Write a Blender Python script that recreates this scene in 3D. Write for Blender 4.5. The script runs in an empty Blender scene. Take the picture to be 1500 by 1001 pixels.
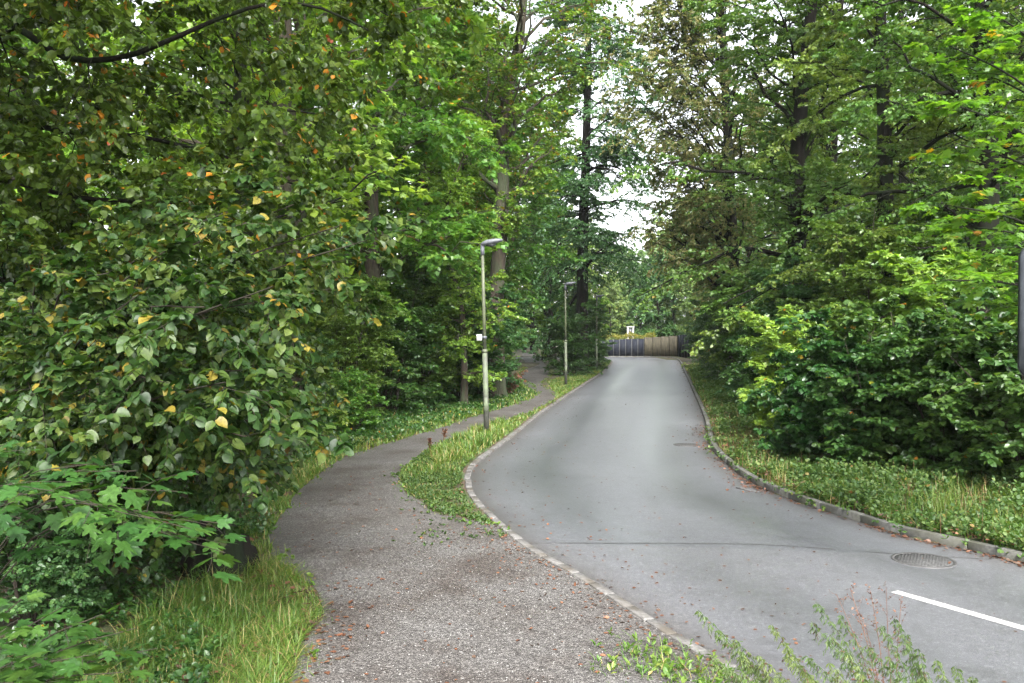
import bpy, math, random
import numpy as np
from mathutils import Vector, Matrix
PI = math.pi
R_ = math.radians
scene = bpy.context.scene
COL = scene.collection
rng0 = np.random.default_rng(7)

# ------------------------------------------------------------------ camera
F, CX, CY, HOR, CH = 1300.0, 750.0, 500.5, 483.0, 2.6
PITCH = math.atan((CY - HOR) / F)
cam = bpy.data.cameras.new('camera')
cam.sensor_width = 36.0
cam.lens = F / 1500 * 36.0
cam.clip_end = 2000
cam.clip_start = 0.05
camo = bpy.data.objects.new('camera', cam)
COL.objects.link(camo)
camo.location = (0, 0, CH)
camo.rotation_euler = (PI / 2 - PITCH, 0, 0)
scene.camera = camo

def ray(px, py):
    x, yv = (px - CX) / F, -(py - CY) / F
    c, s = math.cos(PITCH), math.sin(PITCH)
    return np.array([x, c + yv * s, -s + yv * c])
def G(px, py, z=0.0):                      # pixel -> point on the ground
    d = ray(px, py); k = (z - CH) / d[2]
    return np.array([d[0] * k, d[1] * k, z])
def A(px, py, Y):                          # pixel at distance Y
    d = ray(px, py); k = Y / d[1]
    return np.array([d[0] * k, Y, CH + d[2] * k])
def XC(px, Y):
    return (px - CX) / F * Y

# ------------------------------------------------------------------ tagging
def tag(o, label=None, cat=None, group=None, kind=None):
    if label: o['label'] = label
    if cat: o['category'] = cat
    if group: o['group'] = group
    if kind: o['kind'] = kind
    return o
def empty(name, loc, rz=0.0, sc=1.0):
    o = bpy.data.objects.new(name, None)
    COL.objects.link(o)
    o.location = loc; o.rotation_euler = (0, 0, rz); o.scale = (sc, sc, sc)
    o.empty_display_size = 0.2
    return o
def link(name, me, parent=None, mat=None):
    o = bpy.data.objects.new(name, me)
    COL.objects.link(o)
    if mat is not None and not me.materials: me.materials.append(mat)
    if parent is not None: o.parent = parent
    return o
def copy_tree(o, parent=None):
    c = o.copy(); COL.objects.link(c)
    if parent is not None: c.parent = parent
    for ch in o.children: copy_tree(ch, c)
    return c

# ------------------------------------------------------------------ mesh building
def mk(name, V, Fs, attrs=None, smooth=False):
    me = bpy.data.meshes.new(name)
    V = np.ascontiguousarray(V, dtype=np.float32)
    me.vertices.add(len(V)); me.vertices.foreach_set('co', V.ravel())
    Fs = [np.asarray(f, dtype=np.int32) for f in Fs if len(f)]
    loops = np.concatenate([f.ravel() for f in Fs])
    tot = np.concatenate([np.full(len(f), f.shape[1], np.int32) for f in Fs])
    start = np.concatenate([[0], np.cumsum(tot)[:-1]]).astype(np.int32)
    me.loops.add(len(loops)); me.loops.foreach_set('vertex_index', loops)
    me.polygons.add(len(tot)); me.polygons.foreach_set('loop_start', start)
    try: me.polygons.foreach_set('loop_total', tot)
    except Exception: pass
    if smooth: me.polygons.foreach_set('use_smooth', np.ones(len(tot), bool))
    me.update(calc_edges=True)
    if attrs:
        for k, a in attrs.items():
            at = me.attributes.new(k, 'FLOAT', 'POINT')
            at.data.foreach_set('value', np.ascontiguousarray(a, dtype=np.float32))
    return me
class Acc:
    def __init__(s): s.V = []; s.F = {}; s.n = 0; s.at = {}
    def add(s, V, Fs, **at):
        V = np.asarray(V, float).reshape(-1, 3)
        s.V.append(V)
        for f in Fs:
            f = np.asarray(f)
            if len(f): s.F.setdefault(f.shape[1], []).append(f + s.n)
        for k, a in at.items(): s.at.setdefault(k, []).append(a)
        s.n += len(V)
    def box(s, c, sz, rz=0.0, b=0.0):
        x, y, z = np.array(sz) / 2
        if b <= 0:
            v = np.array([[i, j, k] for i in (-x, x) for j in (-y, y) for k in (-z, z)])
            f = [[0, 1, 3, 2], [4, 6, 7, 5], [0, 4, 5, 1], [2, 3, 7, 6], [0, 2, 6, 4], [1, 5, 7, 3]]
        else:
            pts = []
            for zz, ins in ((-z, b), (-z + b, 0), (z - b, 0), (z, b)):
                X, Y = x - ins, y - ins
                c_ = b
                pts += [[X - c_, -Y, zz], [X, -Y + c_, zz], [X, Y - c_, zz], [X - c_, Y, zz], [-X + c_, Y, zz], [-X, Y - c_, zz], [-X, -Y + c_, zz], [-X + c_, -Y, zz]]
            v = np.array(pts); f = []
            for l in range(3):
                for i in range(8):
                    j = (i + 1) % 8
                    f.append([l * 8 + i, l * 8 + j, l * 8 + 8 + j, l * 8 + 8 + i])
            s_ = np.array([[math.cos(rz), -math.sin(rz), 0], [math.sin(rz), math.cos(rz), 0], [0, 0, 1]])
            s.add(v @ s_.T + np.array(c), [f, [list(range(7, -1, -1))], [list(range(24, 32))]])
            return s
        s_ = np.array([[math.cos(rz), -math.sin(rz), 0], [math.sin(rz), math.cos(rz), 0], [0, 0, 1]])
        s.add(v @ s_.T + np.array(c), [f]); return s
    def tube(s, pts, rad, K=12, caps=True):
        P = np.array(pts, float)[None]; R = np.broadcast_to(np.array(rad, float), (1, P.shape[1]))
        V, Fq = tubes(P, R, K)
        s.add(V, [Fq] + ([[list(range(K - 1, -1, -1))], [[(P.shape[1] - 1) * K + i for i in range(K)]]] if caps else []))
        return s
    def mesh(s, name, smooth=False):
        return mk(name, np.concatenate(s.V), [np.concatenate(f) for f in s.F.values()], {k: np.concatenate(a) for k, a in s.at.items()} or None, smooth)

def nrm(v): return v / (np.linalg.norm(v, axis=-1, keepdims=True) + 1e-9)
def tangents(P):
    T = np.empty_like(P); T[:, 1:-1] = P[:, 2:] - P[:, :-2]; T[:, 0] = P[:, 1] - P[:, 0]; T[:, -1] = P[:, -1] - P[:, -2]
    return nrm(T)
def tubes(P, R, K):
    N, S, _ = P.shape
    T = tangents(P)
    ref = np.array([0.31, 0.93, 0.17]); u = nrm(np.cross(T, ref)); v = np.cross(T, u)
    a = np.arange(K) * 2 * PI / K
    V = P[:, :, None] + R[:, :, None, None] * (np.cos(a)[:, None] * u[:, :, None] + np.sin(a)[:, None] * v[:, :, None])
    idx = np.arange(N * S * K).reshape(N, S, K); nx = np.roll(idx, -1, axis=2)
    Fq = np.stack([idx[:, :-1], nx[:, :-1], nx[:, 1:], idx[:, 1:]], -1).reshape(-1, 4)
    return V.reshape(-1, 3), Fq
def resample(pts, S):
    pts = np.array(pts, float); d = np.r_[0, np.cumsum(np.linalg.norm(np.diff(pts, axis=0), axis=1))]
    # smooth catmull through pts
    n = len(pts); out = []
    for t in np.linspace(0, d[-1], S):
        i = min(max(np.searchsorted(d, t) - 1, 0), n - 2); u = (t - d[i]) / max(d[i + 1] - d[i], 1e-9)
        p0, p1, p2, p3 = pts[max(i - 1, 0)], pts[i], pts[i + 1], pts[min(i + 2, n - 1)]
        out.append(0.5 * (2 * p1 + (p2 - p0) * u + (2 * p0 - 5 * p1 + 4 * p2 - p3) * u * u + (3 * p1 - p0 - 3 * p2 + p3) * u ** 3))
    return np.array(out)

# ------------------------------------------------------------------ materials
def newmat(name):
    m = bpy.data.materials.new(name); m.use_nodes = True
    nt = m.node_tree; nt.nodes.clear()
    out = nt.nodes.new('ShaderNodeOutputMaterial')
    return m, nt, out
def nd(nt, t, **kw):
    n = nt.nodes.new(t)
    for k, v in kw.items():
        if k.startswith('i_'):
            key = k[2:].replace('_', ' ')
            n.inputs[key].default_value = v
        else: setattr(n, k, v)
    return n
def ramp(nt, stops, interp='LINEAR'):
    r = nt.nodes.new('ShaderNodeValToRGB'); cr = r.color_ramp; cr.interpolation = interp
    while len(cr.elements) > 1: cr.elements.remove(cr.elements[-1])
    cr.elements[0].position = stops[0][0]; cr.elements[0].color = (*stops[0][1], 1)
    for p, c in stops[1:]:
        e = cr.elements.new(p); e.color = (*c, 1)
    return r
def mixc(nt, fac, a, b, mode='MIX'):
    m = nt.nodes.new('ShaderNodeMix'); m.data_type = 'RGBA'; m.blend_type = mode
    L = nt.links
    for s, v in ((m.inputs[0], fac), (m.inputs[6], a), (m.inputs[7], b)):
        if hasattr(v, 'is_output') or isinstance(v, bpy.types.NodeSocket): L.new(v, s)
        elif isinstance(v, (int, float)): s.default_value = v
        else: s.default_value = (*v, 1)
    return m.outputs[2]

def leaf_mat(name, cols, acc=None, acc_th=2.0, rough=0.42, trans=0.35, hue=0.03, det=0):
    m, nt, out = newmat(name); L = nt.links
    at = nd(nt, 'ShaderNodeAttribute', attribute_name='v')
    r = ramp(nt, [(i / (len(cols) - 1), c) for i, c in enumerate(cols)]); L.new(at.outputs['Fac'], r.inputs[0])
    col = r.outputs[0]
    if acc:
        a2 = nd(nt, 'ShaderNodeAttribute', attribute_name='a')
        mt = nd(nt, 'ShaderNodeMath', operation='GREATER_THAN'); mt.inputs[1].default_value = acc_th; L.new(a2.outputs['Fac'], mt.inputs[0])
        r2 = ramp(nt, [(i / (len(acc) - 1), c) for i, c in enumerate(acc)]); L.new(at.outputs['Fac'], r2.inputs[0])
        col = mixc(nt, mt.outputs[0], col, r2.outputs[0])
    if det:
        tcd = nd(nt, 'ShaderNodeTexCoord'); nn = nd(nt, 'ShaderNodeTexNoise', i_Scale=float(det), i_Detail=4.0, i_Roughness=.7); L.new(tcd.outputs['Object'], nn.inputs[0])
        rn = ramp(nt, [(.35, (.62, .62, .55)), (.6, (1.15, 1.12, 1.1))]); L.new(nn.outputs[0], rn.inputs[0]); col = mixc(nt, 1.0, col, rn.outputs[0], 'MULTIPLY')
    oi = nd(nt, 'ShaderNodeObjectInfo')
    mr = nd(nt, 'ShaderNodeMapRange'); mr.inputs[3].default_value = 0.5 - hue; mr.inputs[4].default_value = 0.5 + hue * 0.5
    L.new(oi.outputs['Random'], mr.inputs[0])
    mv = nd(nt, 'ShaderNodeMapRange'); mv.inputs[3].default_value = 1.2; mv.inputs[4].default_value = 0.8
    L.new(oi.outputs['Random'], mv.inputs[0])
    hs = nd(nt, 'ShaderNodeHueSaturation'); L.new(mr.outputs[0], hs.inputs['Hue']); L.new(mv.outputs[0], hs.inputs['Value']); L.new(col, hs.inputs['Color'])
    p = nd(nt, 'ShaderNodeBsdfPrincipled', i_Roughness=rough); L.new(hs.outputs[0], p.inputs['Base Color'])
    p.inputs['Specular IOR Level'].default_value = 0.36 if det else 0.5
    tr = nd(nt, 'ShaderNodeBsdfTranslucent')
    tc = mixc(nt, 1.0, hs.outputs[0], (1.5, 1.6, 0.6), 'MULTIPLY'); L.new(tc, tr.inputs[0])
    ms = nd(nt, 'ShaderNodeMixShader'); ms.inputs[0].default_value = trans
    L.new(p.outputs[0], ms.inputs[1]); L.new(tr.outputs[0], ms.inputs[2]); L.new(ms.outputs[0], out.inputs[0])
    return m

def noisy(name, c1, c2, scale=8, rough=0.8, bump=0.3, detail=6, dist=0.01, c3=None, s3=1.5, stretch=None, spec=0.4, metal=0):
    m, nt, out = newmat(name); L = nt.links
    tc = nd(nt, 'ShaderNodeTexCoord'); src = tc.outputs['Object']
    if stretch:
        mp = nd(nt, 'ShaderNodeMapping'); mp.inputs['Scale'].default_value = stretch; L.new(src, mp.inputs[0]); src = mp.outputs[0]
    n = nd(nt, 'ShaderNodeTexNoise', i_Scale=scale, i_Detail=detail, i_Roughness=0.65); L.new(src, n.inputs[0])
    r = ramp(nt, [(0.3, c1), (0.7, c2)]); L.new(n.outputs[0], r.inputs[0]); col = r.outputs[0]
    if c3:
        n3 = nd(nt, 'ShaderNodeTexNoise', i_Scale=s3, i_Detail=4.0); L.new(src, n3.inputs[0])
        r3 = ramp(nt, [(0.45, (0, 0, 0)), (0.65, (1, 1, 1))]); L.new(n3.outputs[0], r3.inputs[0])
        col = mixc(nt, r3.outputs[0], col, c3)
    p = nd(nt, 'ShaderNodeBsdfPrincipled', i_Roughness=rough, i_Metallic=metal); L.new(col, p.inputs['Base Color'])
    p.inputs['Specular IOR Level'].default_value = spec
    b = nd(nt, 'ShaderNodeBump', i_Strength=bump, i_Distance=dist); L.new(n.outputs[0], b.inputs['Height']); L.new(b.outputs[0], p.inputs['Normal'])
    L.new(p.outputs[0], out.inputs[0])
    return m

def asphalt_mat():
    m, nt, out = newmat('asphalt'); L = nt.links
    tc = nd(nt, 'ShaderNodeTexCoord'); O = tc.outputs['Object']
    n1 = nd(nt, 'ShaderNodeTexNoise', i_Scale=130.0, i_Detail=3.0, i_Roughness=0.8); L.new(O, n1.inputs[0])
    v = nd(nt, 'ShaderNodeTexVoronoi', i_Scale=95.0); L.new(O, v.inputs[0])
    n2 = nd(nt, 'ShaderNodeTexNoise', i_Scale=0.35, i_Detail=2.0, i_Roughness=0.5); L.new(O, n2.inputs[0])
    r1 = ramp(nt, [(0.3, (0.016, 0.0165, 0.018)), (0.5, (0.060, 0.0605, 0.064)), (0.68, (0.17, 0.17, 0.174))]); L.new(n1.outputs[0], r1.inputs[0])
    rv = ramp(nt, [(0.0, (0.75, 0.75, 0.75)), (1.0, (1.3, 1.3, 1.3))]); L.new(v.outputs['Color'], rv.inputs[0])
    c = mixc(nt, 1.0, r1.outputs[0], rv.outputs[0], 'MULTIPLY')
    r2 = ramp(nt, [(0.3, (0.88, 0.88, 0.88)), (0.7, (1.1, 1.1, 1.1))]); L.new(n2.outputs[0], r2.inputs[0])
    c = mixc(nt, 1.0, c, r2.outputs[0], 'MULTIPLY')
    v4 = nd(nt, 'ShaderNodeTexVoronoi', i_Scale=42.0); L.new(O, v4.inputs[0]); s4 = nd(nt, 'ShaderNodeSeparateColor'); L.new(v4.outputs['Color'], s4.inputs[0])
    r4 = ramp(nt, [(0, (.72, .74, .78)), (.25, (.91, .94, 1.0)), (.8, (.95, .98, 1.04)), (1, (1.3, 1.34, 1.4))]); L.new(s4.outputs[0], r4.inputs[0]); c = mixc(nt, 1.0, c, r4.outputs[0], 'MULTIPLY')
    n5 = nd(nt, 'ShaderNodeTexNoise', i_Scale=3.5, i_Detail=7.0, i_Roughness=.7); L.new(O, n5.inputs[0])
    r5 = ramp(nt, [(.33, (.82, .815, .80)), (.5, (1, 1, 1)), (.7, (1.05, 1.05, 1.05))]); L.new(n5.outputs[0], r5.inputs[0]); c = mixc(nt, 1.0, c, r5.outputs[0], 'MULTIPLY')
    ue = nd(nt, 'ShaderNodeAttribute', attribute_name='u'); re_ = ramp(nt, [(0, (.55, .48, .42)), (.05, (.85, .82, .8)), (.12, (1, 1, 1)), (.9, (1, 1, 1)), (.96, (.8, .77, .74)), (1, (.5, .43, .37))]); L.new(ue.outputs['Fac'], re_.inputs[0]); c = mixc(nt, 1.0, c, re_.outputs[0], 'MULTIPLY')
    # older rougher surfacing this side of the tar joint
    sp = nd(nt, 'ShaderNodeSeparateXYZ'); L.new(O, sp.inputs[0])
    mm = nd(nt, 'ShaderNodeMath', operation='MULTIPLY_ADD'); mm.inputs[1].default_value = 0.14; L.new(sp.outputs[0], mm.inputs[0]); L.new(sp.outputs[1], mm.inputs[2])
    lt = nd(nt, 'ShaderNodeMath', operation='LESS_THAN'); lt.inputs[1].default_value = 10.87; L.new(mm.outputs[0], lt.inputs[0])
    c2 = mixc(nt, 1.0, c, (1.14, 1.12, 1.1), 'MULTIPLY')
    c = mixc(nt, lt.outputs[0], c, c2)
    p = nd(nt, 'ShaderNodeBsdfPrincipled'); L.new(c, p.inputs['Base Color']); p.inputs['Specular IOR Level'].default_value = 1.0
    rr = ramp(nt, [(0.3, (0.40, 0.40, 0.40)), (0.7, (0.43, 0.43, 0.43))]); L.new(n2.outputs[0], rr.inputs[0])
    ua = nd(nt, 'ShaderNodeAttribute', attribute_name='u')
    ru = ramp(nt, [(0, (1.3,) * 3), (.14, (1.1,) * 3), (.28, (.80,) * 3), (.42, (1.1,) * 3), (.58, (1.1,) * 3), (.72, (.80,) * 3), (.87, (1.1,) * 3), (1, (1.3,) * 3)]); L.new(ua.outputs['Fac'], ru.inputs[0])
    L.new(mixc(nt, 1.0, rr.outputs[0], ru.outputs[0], 'MULTIPLY'), p.inputs['Roughness'])
    rc = ramp(nt, [(0, (0,) * 3), (.12, (.05,) * 3), (.28, (.55,) * 3), (.42, (.28,) * 3), (.58, (.28,) * 3), (.72, (.55,) * 3), (.88, (.05,) * 3), (1, (0,) * 3)]); L.new(ua.outputs['Fac'], rc.inputs[0])
    L.new(rc.outputs[0], p.inputs['Coat Weight']); p.inputs['Coat Roughness'].default_value = .24
    b = nd(nt, 'ShaderNodeBump', i_Strength=0.12, i_Distance=0.003); L.new(v.outputs['Distance'], b.inputs['Height']); L.new(b.outputs[0], p.inputs['Normal'])
    L.new(p.outputs[0], out.inputs[0]); return m

def gravel_mat():
    m, nt, out = newmat('gravel'); L = nt.links
    tc = nd(nt, 'ShaderNodeTexCoord'); O = tc.outputs['Object']
    v = nd(nt, 'ShaderNodeTexVoronoi', i_Scale=62.0); L.new(O, v.inputs[0])
    v2 = nd(nt, 'ShaderNodeTexVoronoi', i_Scale=150.0); L.new(O, v2.inputs[0])
    sep = nd(nt, 'ShaderNodeSeparateColor'); L.new(v.outputs['Color'], sep.inputs[0])
    sep2 = nd(nt, 'ShaderNodeSeparateColor'); L.new(v2.outputs['Color'], sep2.inputs[0])
    ad = nd(nt, 'ShaderNodeMath', operation='MULTIPLY_ADD'); ad.inputs[1].default_value = 0.5
    hf = nd(nt, 'ShaderNodeMath', operation='MULTIPLY'); hf.inputs[1].default_value = 0.5
    L.new(sep2.outputs[0], hf.inputs[0]); L.new(sep.outputs[0], ad.inputs[0]); L.new(hf.outputs[0], ad.inputs[2])
    r = ramp(nt, [(0.1, (0.015, 0.013, 0.0125)), (0.4, (0.048, 0.045, 0.0435)), (0.68, (0.082, 0.078, 0.075)), (0.95, (0.18, 0.172, 0.165))]); L.new(ad.outputs[0], r.inputs[0])
    n2 = nd(nt, 'ShaderNodeTexNoise', i_Scale=0.9, i_Detail=7.0, i_Roughness=0.65); L.new(O, n2.inputs[0])
    r2 = ramp(nt, [(0.36, (0.66, 0.58, 0.54)), (0.50, (0.95, 0.92, 0.90)), (0.66, (1.15, 1.15, 1.15))]); L.new(n2.outputs[0], r2.inputs[0])
    c = mixc(nt, 1.0, r.outputs[0], r2.outputs[0], 'MULTIPLY')
    p = nd(nt, 'ShaderNodeBsdfPrincipled', i_Roughness=0.62); L.new(c, p.inputs['Base Color']); p.inputs['Specular IOR Level'].default_value = 0.4
    b = nd(nt, 'ShaderNodeBump', i_Strength=0.9, i_Distance=0.008, invert=True); L.new(v.outputs['Distance'], b.inputs['Height']); L.new(b.outputs[0], p.inputs['Normal'])
    L.new(p.outputs[0], out.inputs[0]); return m

M = {}
M['asphalt'] = asphalt_mat(); M['gravel'] = gravel_mat()
M['soil'] = noisy('forest_soil', (0.025, 0.018, 0.010), (0.07, 0.045, 0.025), 9, 0.95, 0.8, dist=0.03, c3=(0.03, 0.055, 0.014), s3=1.2)
M['stone'] = noisy('kerb_stone', (0.055, 0.052, 0.050), (0.145, 0.14, 0.134), 25, 0.8, 0.4, dist=0.005, c3=(0.06, 0.052, 0.042), s3=3)
M['stone_dark'] = noisy('kerb_stone_grey', (0.04, 0.04, 0.038), (0.11, 0.108, 0.10), 22, 0.7, 0.4, dist=0.005, c3=(0.05, 0.05, 0.035), s3=2)
M['paint'] = noisy('road_paint', (0.20, 0.20, 0.195), (0.40, 0.40, 0.39), 55, 0.6, 0.3, dist=0.002, detail=9)
M['tar'] = noisy('tar', (0.03, 0.03, 0.03), (0.06, 0.06, 0.06), 30, 0.4, 0.2)
M['bark'] = noisy('bark_brown', (0.016, 0.012, 0.009), (0.062, 0.047, 0.033), 9, 0.95, 1.0, dist=0.04, c3=(0.035, 0.045, 0.022), s3=1.6, stretch=(2.2, 2.2, 0.45))
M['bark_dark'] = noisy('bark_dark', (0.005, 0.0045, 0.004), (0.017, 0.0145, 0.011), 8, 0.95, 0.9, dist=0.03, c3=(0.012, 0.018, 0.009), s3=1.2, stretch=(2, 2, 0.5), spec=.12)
M['twig'] = noisy('twig', (0.012, 0.009, 0.006), (0.035, 0.026, 0.018), 14, 0.9, 0.2)
M['pole'] = noisy('mossy_steel', (0.04, 0.045, 0.03), (0.085, 0.092, 0.064), 10, 0.6, 0.15, c3=(0.085, 0.10, 0.05), s3=2.5, stretch=(1, 1, 0.5))
M['pole_low'] = noisy('weathered_steel', (0.03, 0.031, 0.026), (0.07, 0.071, 0.06), 14, 0.65, 0.2, c3=(0.10, 0.13, 0.07), s3=3)
M['lampgrey'] = noisy('lamp_housing', (0.06, 0.063, 0.075), (0.11, 0.115, 0.13), 12, 0.45, 0.05)
M['lens'] = noisy('lamp_lens', (0.04, 0.045, 0.05), (0.09, 0.095, 0.1), 5, 0.2, 0.02)
M['white'] = noisy('white_enamel', (0.27, 0.27, 0.26), (0.34, 0.34, 0.33), 18, 0.5, 0.05)
M['signgrey'] = noisy('sign_back', (0.016, 0.019, 0.022), (0.035, 0.04, 0.045), 14, 0.4, 0.05, metal=0.4)
M['slate'] = noisy('slate_fence', (0.009, 0.0105, 0.016), (0.02, 0.023, 0.032), 7, 0.8, 0.2, stretch=(2, 2, 0.5), spec=.15)
M['board'] = noisy('weathered_board', (0.025, 0.022, 0.014), (0.095, 0.082, 0.052), 4, 0.85, 0.3, c3=(0.035, 0.032, 0.02), s3=3, stretch=(3.5, 3.5, 0.35))
M['postpale'] = noisy('pale_post', (0.05, 0.053, 0.053), (0.08, 0.083, 0.083), 8, 0.6, 0.1)
M['iron'] = noisy('cast_iron', (0.025, 0.025, 0.026), (0.07, 0.068, 0.066), 30, 0.5, 0.4)
M['iron_light'] = noisy('worn_cover', (0.03, 0.03, 0.03), (0.07, 0.07, 0.069), 60, 0.75, 0.3, dist=0.002, spec=.2)

green = lambda k: [tuple(c * k for c in x) for x in ((0.022, 0.058, 0.012), (0.045, 0.105, 0.018), (0.075, 0.15, 0.022))]
YEL = [(0.30, 0.13, 0.012), (0.34, 0.22, 0.02), (0.20, 0.055, 0.010)]
M['l_beech'] = leaf_mat('leaf_beech', [(0.042, 0.095, 0.019), (0.076, 0.148, 0.024), (0.135, 0.205, 0.032)], [(0.2, 0.17, 0.02), (0.16, 0.09, 0.02)], 0.93)
M['l_maple'] = leaf_mat('leaf_maple', [(0.055, 0.135, 0.028), (0.095, 0.20, 0.030), (0.165, 0.27, 0.035)], YEL, 0.9, trans=.42)
M['l_canopy'] = leaf_mat('leaf_canopy', [(0.065, 0.135, 0.018), (0.12, 0.20, 0.024), (0.21, 0.25, 0.03)], [(0.24, 0.17, 0.02), (0.20, 0.08, 0.02)], 0.68)
M['l_glossy'] = leaf_mat('leaf_glossy', [(0.014, 0.040, 0.008), (0.032, 0.075, 0.011), (0.068, 0.12, 0.015)], YEL, 0.80, rough=0.32, det=40)
M['l_hazel'] = leaf_mat('leaf_hazel', [(0.010, 0.030, 0.007), (0.032, 0.070, 0.012), (0.095, 0.125, 0.022)], [(0.20, 0.11, 0.012), (0.19, 0.16, 0.025), (0.10, 0.045, 0.012)], 0.74, rough=0.5, det=45)
M['l_syc'] = leaf_mat('leaf_sycamore', [(0.018, 0.058, 0.014), (0.032, 0.088, 0.017), (0.060, 0.120, 0.020)], None, rough=0.4, det=45)
M['l_bright'] = leaf_mat('leaf_bright', [(0.05, 0.125, 0.014), (0.085, 0.18, 0.018), (0.14, 0.22, 0.022)], YEL, 0.88, trans=0.5)
M['l_brown'] = leaf_mat('leaf_brownish', [(0.085, 0.125, 0.032), (0.15, 0.16, 0.05), (0.22, 0.185, 0.075)], [(0.05, 0.10, 0.02), (0.07, 0.13, 0.03)], 0.42)
M['l_dark'] = leaf_mat('leaf_dark', [(0.025, 0.072, 0.026), (0.042, 0.110, 0.034), (0.075, 0.150, 0.040)], None)
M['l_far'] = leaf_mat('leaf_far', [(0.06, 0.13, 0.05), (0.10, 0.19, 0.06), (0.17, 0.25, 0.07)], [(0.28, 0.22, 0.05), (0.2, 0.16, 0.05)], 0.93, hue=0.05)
M['l_hedge'] = leaf_mat('leaf_hedge', [(0.10, 0.14, 0.02), (0.20, 0.20, 0.03), (0.25, 0.22, 0.03)], [(0.05, 0.1, 0.02), (0.08, 0.12, 0.02)], 0.45)
M['l_shrub'] = leaf_mat('leaf_shrub', [(0.014, 0.048, 0.012), (0.030, 0.082, 0.018), (0.065, 0.13, 0.025)], [(0.22, 0.24, 0.02), (0.3, 0.12, 0.02)], 0.93, rough=0.36)
M['grass'] = leaf_mat('grass_blades', [(0.036, 0.098, 0.013), (0.085, 0.158, 0.021), (0.17, 0.21, 0.036)], [(0.36, 0.30, 0.12), (0.28, 0.20, 0.09)], 0.88, rough=0.5, hue=0.0)
M['cover'] = leaf_mat('ground_cover_leaves', [(0.020, 0.056, 0.012), (0.050, 0.100, 0.019), (0.105, 0.145, 0.028)], [(0.18, 0.16, 0.03), (0.12, 0.06, 0.02)], 0.86, rough=0.62, hue=0.0)
M['weed'] = leaf_mat('weed_green', [(0.05, 0.095, 0.025), (0.08, 0.135, 0.035), (0.12, 0.165, 0.045)], [(0.09, 0.045, 0.03), (0.05, 0.03, 0.03)], 0.72, rough=0.5)
M['l_dead'] = leaf_mat('dead_leaves', [(0.05, 0.020, 0.010), (0.10, 0.038, 0.018), (0.17, 0.080, 0.042)], [(0.05, 0.03, 0.02), (0.09, 0.05, 0.03)], 0.5, rough=0.6, trans=0.1, hue=0.0)
M['deadstalk'] = noisy('dead_stalk', (0.07, 0.03, 0.018), (0.16, 0.075, 0.04), 20, 0.9, 0.3)

# ------------------------------------------------------------------ leaf templates
def T_diamond(w=0.34):
    return np.array([[0, 0, 0], [.42, w, .07], [1, 0, -.06], [.42, -w, .07]]), [[0, 2, 1], [0, 3, 2]]
def T_oval(w=0.32):
    V = [[0, 0, 0], [.25, w * .85, .05], [.62, w, .06], [1, 0, -.10], [.62, -w, .06], [.25, -w * .85, .05]]
    return np.array(V), [[0, 3, 2, 1], [0, 5, 4, 3]]
def T_round(w=0.43):
    V = [[0.5, 0, -.05], [0, 0, .0], [-.05, w * .5, .05], [.16, w * .95, .09], [.5, w * .98, .02], [.76, w * .66, -.03], [1.04, 0, -.20], [.74, -w * .70, .04], [.5, -w * 1.02, .08], [.18, -w * .88, .03], [-.03, -w * .5, -.02]]
    return np.array(V), [[0, i, i % 10 + 1] for i in range(1, 11)]
def T_maple():
    h = [(0, 0), (-.07, .12), (-.06, .30), (.06, .34), (.10, .47), (.22, .36), (.30, .34), (.42, .52), (.62, .60), (.62, .43), (.50, .20), (.66, .20), (.76, .25), (.82, .11), (1.02, 0)]
    out = h + [(x, -y) for x, y in h[-2:0:-1]]
    V = [[.28, 0, .0]] + [[x, y, -.10 * x * x - .16 * abs(y) ** 1.5 + (.03 if abs(y) > .1 else 0)] for x, y in out]
    n = len(out)
    return np.array(V), [[0, i, i % n + 1] for i in range(1, n + 1)]
def T_lobed():    # lighter maple leaf for middle distance
    h = [(0, 0), (-.03, .28), (.18, .30), (.50, .52), (.50, .20), (1.0, 0)]
    out = h + [(x, -y) for x, y in h[-2:0:-1]]
    V = [[.28, 0, .02]] + [[x, y, -.08 * x - .10 * abs(y)] for x, y in out]
    n = len(out)
    return np.array(V), [[0, i, i % n + 1] for i in range(1, n + 1)]

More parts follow.
